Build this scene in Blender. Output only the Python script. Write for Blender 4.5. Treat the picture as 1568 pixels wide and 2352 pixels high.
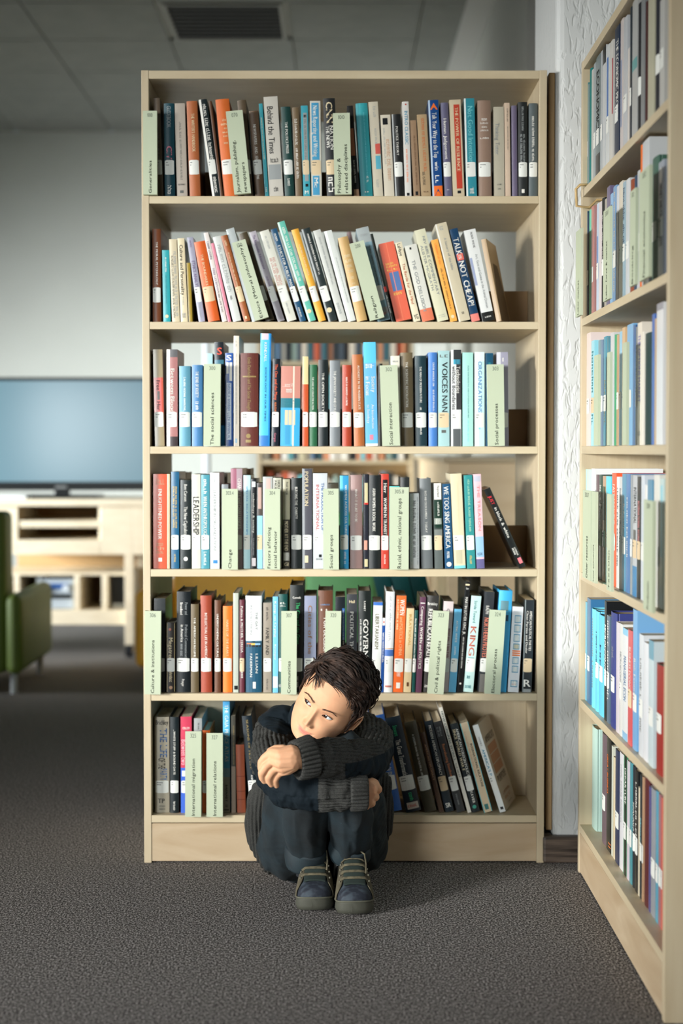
import bpy, bmesh, math, random
import numpy as np
from mathutils import Vector, Matrix, noise

for _o in list(bpy.data.objects):
    bpy.data.objects.remove(_o)
SC = bpy.context.scene
COL = SC.collection
R = math.radians

# ------------------------------------------------------------------ camera
F, CX, CY, PITCH, DEPTH = 3400.0, 780.0, 1136.0, R(1.7), 3.70
SP, CP = math.sin(PITCH), math.cos(PITCH)
_u = -(1982 - CY) / F
CAMH = -(DEPTH / (CP + _u * SP)) * (-SP + _u * CP)

cam = bpy.data.cameras.new('camera')
cam.sensor_fit = 'VERTICAL'
cam.sensor_height = 36.0
cam.sensor_width = 24.0
cam.lens = F / 2352 * 36.0
cam.shift_x = 4 / 2352
cam.shift_y = -40 / 2352
cam.clip_end = 60
cam.dof.use_dof = True
cam.dof.focus_distance = 3.38
cam.dof.aperture_fstop = 2.0
camo = bpy.data.objects.new('camera', cam)
camo.location = (0, 0, CAMH)
camo.rotation_euler = (R(90) - PITCH, 0, 0)
COL.objects.link(camo)
SC.camera = camo

# ------------------------------------------------------------------ view, world and daylight
SC.view_settings.view_transform = 'Standard'
SC.view_settings.look = 'None'
SC.view_settings.exposure = 0.0
SC.view_settings.gamma = 1.0
SC.view_settings.use_curve_mapping = False
w = bpy.data.worlds.new('sky')
SC.world = w
w.use_nodes = True
w.node_tree.nodes['Background'].inputs[0].default_value = (0.62, 0.78, 0.86, 1)
w.node_tree.nodes['Background'].inputs[1].default_value = 1.0

RX0, RX1, RY0, RY1, RZ = -5.2, 0.98, -3.2, 9.35, None   # the room


def area(name, loc, look, sx, sy, power, col=(1, 1, 1), spread=180):
    l = bpy.data.lights.new(name, 'AREA')
    l.shape = 'RECTANGLE'
    l.size, l.size_y = sx, sy
    l.energy = power
    l.color = col
    l.spread = R(spread)
    o = bpy.data.objects.new(name, l)
    o.location = loc
    d = Vector(look) - Vector(loc)
    o.rotation_euler = d.to_track_quat('-Z', 'Y').to_euler()
    COL.objects.link(o)
    return o


# daylight entering by the windows behind the camera and along the far side of the room
area('window_light', (-5.05, 0.2, 1.45), (0.0, 3.7, 0.74), 1.7, 1.0, 40, (1.0, 0.985, 0.95), 35)
area('window_light', (-2.9, -3.05, 1.3), (-0.15, 3.6, 0.80), 1.8, 1.2, 11, (0.96, 1.0, 1.0), 30)
area('window_light', (-5.05, 6.8, 1.1), (-0.9, 8.8, 0.8), 3.0, 0.9, 128, (0.96, 1.0, 1.0), 58)


# ------------------------------------------------------------------ projection of photo pixels to the place
def P(px, py, Y):
    u = -(py - CY) / F
    t = Y / (CP + u * SP)
    return Vector((t * (px - CX) / F, Y, CAMH + t * (-SP + u * CP)))


def PX(px, py, X):
    u = -(py - CY) / F
    t = X * F / (px - CX)
    return Vector((X, t * (CP + u * SP), CAMH + t * (-SP + u * CP)))


def PZ(px, py, Z):
    u = -(py - CY) / F
    t = (Z - CAMH) / (-SP + u * CP)
    return Vector((t * (px - CX) / F, t * (CP + u * SP), Z))


# ------------------------------------------------------------------ materials
def lin(c):
    r = []
    for v in c[:3]:
        v = v / 255.0
        r.append(v / 12.92 if v <= 0.04045 else ((v + 0.055) / 1.055) ** 2.4)
    return (r[0], r[1], r[2], 1.0)


_M = {}


def mat(c, rough=0.5, coat=0.0, spec=0.4, name=None):
    key = (tuple(c), rough, coat, spec)
    if key in _M:
        return _M[key]
    m = bpy.data.materials.new(name or 'surface')
    m.use_nodes = True
    b = m.node_tree.nodes['Principled BSDF']
    b.inputs['Base Color'].default_value = lin(c)
    b.inputs['Roughness'].default_value = rough
    b.inputs['Coat Weight'].default_value = coat
    b.inputs['Coat Roughness'].default_value = 0.25
    b.inputs['Specular IOR Level'].default_value = spec
    _M[key] = m
    return m


def nodes(name):
    m = bpy.data.materials.new(name)
    m.use_nodes = True
    nt = m.node_tree
    return m, nt, nt.nodes['Principled BSDF'], (lambda t: nt.nodes.new(t)), (lambda a, b: nt.links.new(a, b))


def noise_mat(name, c1, c2, scale=(1, 1, 1), ns=5.0, detail=4, rough=0.5, bump=0.0, bscale=None, lo=0.35, hi=0.65, coord='Object', dist=0.01, rnd=0.5, warp=0.0):
    m, nt, b, N, L = nodes(name)
    tc = N('ShaderNodeTexCoord')
    mp = N('ShaderNodeMapping')
    mp.inputs['Scale'].default_value = scale
    L(tc.outputs[coord], mp.inputs[0])
    n = N('ShaderNodeTexNoise')
    n.inputs['Scale'].default_value = ns
    n.inputs['Detail'].default_value = detail
    n.inputs['Roughness'].default_value = rnd
    n.inputs['Distortion'].default_value = warp
    L(mp.outputs[0], n.inputs['Vector'])
    r = N('ShaderNodeValToRGB')
    r.color_ramp.elements[0].position = lo
    r.color_ramp.elements[1].position = hi
    r.color_ramp.elements[0].color = lin(c1)
    r.color_ramp.elements[1].color = lin(c2)
    L(n.outputs[0], r.inputs[0])
    L(r.outputs[0], b.inputs['Base Color'])
    b.inputs['Roughness'].default_value = rough
    if bump:
        bp = N('ShaderNodeBump')
        bp.inputs['Strength'].default_value = bump
        bp.inputs['Distance'].default_value = dist
        src = n
        if bscale:
            src = N('ShaderNodeTexNoise')
            src.inputs['Scale'].default_value = bscale
            src.inputs['Detail'].default_value = 3
            L(mp.outputs[0], src.inputs['Vector'])
        L(src.outputs[0], bp.inputs['Height'])
        L(bp.outputs[0], b.inputs['Normal'])
    return m


WOOD = noise_mat('birch_veneer', (191, 174, 143), (203, 189, 159), (1.2, 7, 9), 4.0, 5, 0.42, lo=0.25, hi=0.75, warp=0.4)
WOODV = noise_mat('birch_veneer_upright', (189, 172, 142), (200, 186, 157), (14, 14, 1.0), 4.0, 4, 0.45, lo=0.3, hi=0.7)
WOODK = noise_mat('birch_veneer_plinth', (176, 152, 120), (198, 179, 150), (1.3, 4, 7), 2.2, 6, 0.42, lo=0.25, hi=0.7, warp=1.6)
PAPER = noise_mat('book_pages', (196, 180, 150), (226, 214, 188), (60, 1, 1), 30.0, 2, 0.8)
METAL_BROWN = mat((96, 76, 50), 0.6)


# ------------------------------------------------------------------ meshes and objects
class MB:
    def __init__(s):
        s.v, s.f, s.m = [], [], []

    def quad(s, pts, mi=0):
        n = len(s.v)
        s.v += [tuple(p) for p in pts]
        s.f.append(tuple(range(n, n + len(pts))))
        s.m.append(mi)

    def box(s, x0, x1, y0, y1, z0, z1, mi=0, M=None):
        c = [Vector((x, y, z)) for z in (z0, z1) for y in (y0, y1) for x in (x0, x1)]
        if M is not None:
            c = [M @ p for p in c]
        n = len(s.v)
        s.v += [tuple(p) for p in c]
        for q in ((0, 2, 3, 1), (4, 5, 7, 6), (0, 1, 5, 4), (2, 6, 7, 3), (0, 4, 6, 2), (1, 3, 7, 5)):
            s.f.append(tuple(n + i for i in q))
            s.m.append(mi)

    def tube(s, pts, rad, seg=8, mi=0, flat=1.0, caps=True):
        pts = [Vector(p) for p in pts]
        if not hasattr(rad, '__len__'):
            rad = [rad] * len(pts)
        n0 = len(s.v)
        up = None
        for i, p in enumerate(pts):
            a = pts[max(0, i - 1)]
            b = pts[min(len(pts) - 1, i + 1)]
            t = (b - a).normalized()
            if up is None:
                up = t.orthogonal().normalized()
            up = (up - t * up.dot(t)).normalized()
            sd = t.cross(up)
            for k in range(seg):
                an = 2 * math.pi * k / seg
                s.v.append(tuple(p + up * math.cos(an) * rad[i] + sd * math.sin(an) * rad[i] * flat))
        for i in range(len(pts) - 1):
            for k in range(seg):
                a = n0 + i * seg + k
                b = n0 + i * seg + (k + 1) % seg
                s.f.append((a, b, b + seg, a + seg))
                s.m.append(mi)
        if caps:
            s.f.append(tuple(n0 + k for k in reversed(range(seg))))
            s.m.append(mi)
            e = n0 + (len(pts) - 1) * seg
            s.f.append(tuple(e + k for k in range(seg)))
            s.m.append(mi)

    def mesh(s, name, mats, smooth=False):
        me = bpy.data.meshes.new(name)
        me.from_pydata(s.v, [], s.f)
        if not isinstance(mats, (list, tuple)):
            mats = [mats]
        for m_ in mats:
            me.materials.append(m_)
        if any(s.m):
            me.polygons.foreach_set('material_index', s.m)
        if smooth:
            bm = bmesh.new(); bm.from_mesh(me)
            bmesh.ops.recalc_face_normals(bm, faces=bm.faces)
            bm.to_mesh(me); bm.free()
            me.polygons.foreach_set('use_smooth', [True] * len(me.polygons))
        me.update()
        return me

    def build(s, name, mats, parent=None, smooth=False, bevel=0.0, seg=2):
        o = link(name, s.mesh(name, mats, smooth), parent)
        if bevel:
            b = o.modifiers.new('edge', 'BEVEL')
            b.width = bevel
            b.segments = seg
            b.limit_method = 'ANGLE'
        return o


def link(name, data, parent=None):
    o = bpy.data.objects.new(name, data)
    COL.objects.link(o)
    if parent is not None:
        o.parent = parent
    return o


def tag(o, label=None, cat=None, group=None, kind=None):
    if label: o['label'] = label
    if cat: o['category'] = cat
    if group: o['group'] = group
    if kind: o['kind'] = kind
    return o


def empty(name, loc=(0, 0, 0), rz=0.0):
    o = link(name, None)
    o.location = loc
    o.rotation_euler = (0, 0, rz)
    o.empty_display_size = 0.05
    return o


def struct(name, mb, m, **k):
    return tag(mb.build(name, m, **k), kind='structure')


# ------------------------------------------------------------------ lettering
GL = {}


def load_glyphs():
    chars = [chr(i) for i in range(33, 127)]
    obs = []
    for ch in chars:
        c = bpy.data.curves.new('g', 'FONT')
        c.body = ch
        c.size = 1.0
        c.resolution_u = 2
        o = bpy.data.objects.new('g', c)
        COL.objects.link(o)
        obs.append(o)
    bpy.context.view_layer.update()
    dg = bpy.context.evaluated_depsgraph_get()
    for ch, o in zip(chars, obs):
        me = o.evaluated_get(dg).to_mesh()
        vs = [tuple(v.co[:2]) for v in me.vertices]
        fs = [tuple(p.vertices) for p in me.polygons]
        x0 = min(v[0] for v in vs)
        x1 = max(v[0] for v in vs)
        GL[ch] = ([(a - x0, b) for a, b in vs], fs, x1 - x0)
    for o in obs:
        d = o.data
        bpy.data.objects.remove(o)
        bpy.data.curves.remove(d)


load_glyphs()


def text2d(s, bold=0.0, sp=0.09):
    """flat letters of cap height about 0.7; returns verts, faces, width"""
    V_, F_ = [], []
    x = 0.0
    passes = [0.0] if not bold else [-bold, 0.0, bold]
    for ch in s:
        if ch == ' ':
            x += 0.30
            continue
        g = GL.get(ch)
        if not g:
            x += 0.3
            continue
        for dx in passes:
            n = len(V_)
            V_ += [(a + x + dx, b) for a, b in g[0]]
            F_ += [tuple(n + i for i in f) for f in g[1]]
        x += g[2] + sp
    return V_, F_, max(x - sp, 0.01)


def scribble2d(rng, words):
    """strokes standing in for a line of print too small and soft to read"""
    V_, F_ = [], []
    x = 0.0
    for wl in words:
        for k in range(wl):
            h0, h1 = (0.0, rng.choice([0.5, 0.52, 0.7]))
            wd = rng.uniform(0.28, 0.42)
            kind = rng.random()
            rects = [(x, x + 0.1, h0, h1)]
            if kind < 0.6: rects.append((x + wd - 0.1, x + wd, h0, 0.5))
            if kind < 0.8: rects.append((x, x + wd, 0.42, 0.52))
            if kind > 0.4: rects.append((x, x + wd, 0.0, 0.1))
            for a, b, c, d in rects:
                n = len(V_)
                V_ += [(a, c), (b, c), (b, d), (a, d)]
                F_.append((n, n + 1, n + 2, n + 3))
            x += wd + 0.11
        x += 0.32
    return V_, F_, x - 0.43
# ------------------------------------------------------------------ books
def spine_y(x, w, b):
    """how far the rounded spine stands forward at x (0..w): 0 at the middle, b at the edges"""
    t = (x - w / 2) / (w / 2)
    return b * t * t


def arc_patch(name, parent, x0, x1, z0, z1, w, b, off, m, n=5, rnd=0.0):
    mb = MB()
    xs = [x0 + (x1 - x0) * i / n for i in range(n + 1)]
    for i in range(n):
        a, c = xs[i], xs[i + 1]
        ra = rnd if i == 0 else 0.0
        rc = rnd if i == n - 1 else 0.0
        mb.quad([(a, spine_y(a, w, b) - off, z0 + ra), (c, spine_y(c, w, b) - off, z0 + rc), (c, spine_y(c, w, b) - off, z1 - rc), (a, spine_y(a, w, b) - off, z1 - ra)])
    return mb.build(name, m, parent)


def cover_mesh(w, h, d, hard, b, m):
    t = 0.0024 if hard else 0.0009
    n = 8
    outer = [(0.0, d)]
    if hard:
        outer.append((0.0, b + 0.006))
        outer.append((0.0009, b + 0.004))
        outer.append((0.0, b + 0.002))
    for i in range(n + 1):
        x = w * i / n
        outer.append((x, spine_y(x, w, b)))
    if hard:
        outer += [(w, b + 0.002), (w - 0.0009, b + 0.004), (w, b + 0.006)]
    outer.append((w, d))
    inner = []
    for (x, y) in outer:
        xi = min(max(x, t), w - t)
        inner.append((xi, y + t if y < d - 1e-6 else y))
    mb = MB()
    N = len(outer)
    for i in range(N - 1):
        o0, o1, i0, i1 = outer[i], outer[i + 1], inner[i], inner[i + 1]
        mb.quad([(*o0, 0), (*o1, 0), (*o1, h), (*o0, h)])
        mb.quad([(*i0, 0), (*i0, h), (*i1, h), (*i1, 0)])
        mb.quad([(*o0, h), (*o1, h), (*i1, h), (*i0, h)])
        mb.quad([(*o0, 0), (*i0, 0), (*i1, 0), (*o1, 0)])
    mb.quad([(*outer[0], 0), (*outer[0], h), (*inner[0], h), (*inner[0], 0)])
    mb.quad([(*outer[-1], 0), (*inner[-1], 0), (*inner[-1], h), (*outer[-1], h)])
    return mb.mesh('cover', m)


STICK = (222, 224, 218)
STICKC = (214, 192, 156)
INK = mat((70, 72, 74), 0.6)
CN = dict(w=(232, 230, 222), k=(24, 26, 28), c=(222, 206, 168), g=(150, 130, 80), r=(190, 52, 44), b=(40, 84, 160), o=(236, 120, 50), y=(225, 190, 90), t=(40, 120, 130), n=(25, 50, 85),
          s=(150, 155, 155), e=(60, 150, 100), p=(215, 120, 140), q=(120, 205, 215), v=(110, 90, 130), u=(96, 62, 40), d=(95, 98, 95), l=(150, 195, 225), m=(130, 50, 60), f=(190, 150, 120))


def put_text(parent, name, spec, w, h, b, rng, off=0.00035, flat_y=None, bold=0.02):
    """spec = kind, string, f0, f1 (down the spine), cx, cw (across it), colour key"""
    kind, s, f0, f1, cx, cw, ck = spec
    col = CN[ck] if isinstance(ck, str) else ck
    zt, zb = h * (1 - f0), h * (1 - f1)
    L_ = zt - zb
    if kind in 'GJ':
        n = max(2, int(L_ / (w * cw) * 1.35))
        ws = []
        while sum(ws) < n:
            ws.append(rng.randint(2, 8))
        V_, F_, tw = scribble2d(rng, ws)
    else:
        V_, F_, tw = text2d(s, bold)
    cap = 0.72
    out = []
    for (a, c) in V_:
        a = a / tw
        c = c / cap
        if kind in 'TG':      # reads from the top down
            x = w * cx + (c - 0.5) * w * cw
            z = zt - a * L_
        elif kind in 'U':     # reads from the bottom up
            x = w * cx - (c - 0.5) * w * cw
            z = zb + a * L_
        else:                 # H, J: across
            x = w * cx + (a - 0.5) * w * cw
            z = zb + c * L_
        y = (spine_y(x, w, b) if flat_y is None else flat_y) - off
        out.append((x, y, z))
    me = bpy.data.meshes.new(name)
    me.from_pydata(out, [], F_)
    me.materials.append(mat(col, 0.5))
    return link(name, me, parent)


def bandcol(k):
    return CN[k] if isinstance(k, str) and len(k) == 1 else tuple(int(v) for v in k.split('.'))


def make_book(name, w, h, d, col, hard=True, stick=None, marks=(), gloss=0.38, coat=0.0, seed=0):
    rng = random.Random(seed)
    b = min(0.12 * w, 0.0032) if hard else min(0.04 * w, 0.0008)
    m = mat(col, gloss, coat)
    root = link(name, cover_mesh(w, h, d, hard, b, m))
    t = 0.0026 if hard else 0.001
    ov = 0.0032 if hard else 0.0004
    pg = MB()
    px0, px1, y0, y1 = t, w - t, b + t + 0.0012, d - (0.005 if hard else 0.0005)
    # the page block: its head is hollow towards the spine in thick bound books
    pg.box(px0, px1, y0, y1, ov, h - ov)
    pg.build('pages', PAPER, root)
    for mk in marks:
        if mk[0] == 'B':
            _, f0, f1, x0, x1, ck = mk
            arc_patch('spine_panel', root, w * x0, w * x1, h * (1 - f1), h * (1 - f0), w, b, 0.0002, mat(bandcol(ck), gloss, coat))
        elif mk[0] == 'Z':
            _, f0, f1, x0, x1, ck = mk   # triangle pointing up
            mb = MB()
            mb.quad([(w * x0, spine_y(w * x0, w, b) - .0003, h * (1 - f1)), (w * x1, spine_y(w * x1, w, b) - .0003, h * (1 - f1)), (w * (x0 + x1) / 2, -.0003, h * (1 - f0))])
            mb.build('spine_triangle', mat(bandcol(ck), gloss, coat), root)
        elif mk[0] == 'O':
            _, f0, cx, rr, ck = mk
            mb = MB()
            mb.quad([(w * cx + w * rr * math.cos(a * math.pi / 8), -.0004 + spine_y(w * cx, w, b), h * (1 - f0) + w * rr * math.sin(a * math.pi / 8)) for a in range(16)])
            mb.build('publisher_emblem', mat(bandcol(ck), gloss, coat), root)
        else:
            put_text(root, 'title' if mk[0] in 'THU' else 'small_print', mk, w, h, b, rng)
    if stick:
        f0, f1, sc = stick
        x0, x1 = (0.04, 0.94) if w < 0.05 else (0.1, 0.8)
        z0, z1 = h * (1 - f1), h * (1 - f0)
        st = arc_patch('call_number_label', root, w * x0, w * x1, z0, z1, w, b, 0.0005, mat(sc, 0.55), rnd=0.0014)
        mb = MB()
        for k in range(2):
            zz = z1 - (0.2 + 0.17 * k) * (z1 - z0)
            xa = x0 + 0.12
            for q in range(rng.randint(2, 4) - k):
                xb = xa + 0.07
                if xb > x1 - 0.1:
                    break
                mb.quad([(w * xa, spine_y(w * xa, w, b) - .0008, zz), (w * xb, spine_y(w * xb, w, b) - .0008, zz), (w * xb, spine_y(w * xb, w, b) - .0008, zz + .0022), (w * xa, spine_y(w * xa, w, b) - .0008, zz + .0022)])
                xa = xb + 0.035
        if mb.v:
            mb.build('call_number', INK, st)
    return root


SIGN = mat((184, 194, 168), 0.55)
SIGNBACK = mat((222, 224, 205), 0.5)
SIGNINK = (96, 106, 94)


def make_sign(w, h, lines, num, ink=SIGNINK, flat=False):
    """folded card holder that stands on the shelf edge in front of the books"""
    mb = MB()
    t = 0.0012
    dpt = 0.016
    mb.box(0, w, 0, t, 0, h)
    if flat: dpt = 0.006
    mb.box(0, t, t, dpt, 0, h)
    mb.box(w - t, w, t, dpt, 0, h)
    mb.box(t, w - t, t, dpt, 0, t)
    root = mb.build('shelf_sign', SIGN, None)
    rng = random.Random(1)
    if num:
        put_text(root, 'class_number', ('H', num, 0.025, 0.075, 0.5, 0.36 + 0.06 * (len(num) - 3), ink), w, h, 0, rng, 0.0003, 0.0, 0.0)
    n = len(lines)
    for k, (s, fl) in enumerate(lines):
        cx = 0.5 if n == 1 else (0.27, 0.68)[k]
        put_text(root, 'sign_wording', ('U', s, 0.985 - fl, 0.985, cx, 0.21, ink), w, h, 0, rng, 0.0003, 0.0, 0.008)
    return root


def parse_marks(txt):
    out = []
    for it in txt.split('|'):
        it = it.strip()
        if not it:
            continue
        p = it.split(':')
        k = p[0]
        if k in ('T', 'H', 'U', 'G', 'J'):
            out.append((k, p[1], float(p[2]), float(p[3]), float(p[4]), float(p[5]), p[6] if len(p[6]) == 1 else bandcol(p[6])))
        elif k in ('B', 'Z'):
            out.append((k, float(p[1]), float(p[2]), float(p[3]), float(p[4]), p[5]))
        elif k == 'O':
            out.append((k, float(p[1]), float(p[2]), float(p[3]), p[4]))
    return out


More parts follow.
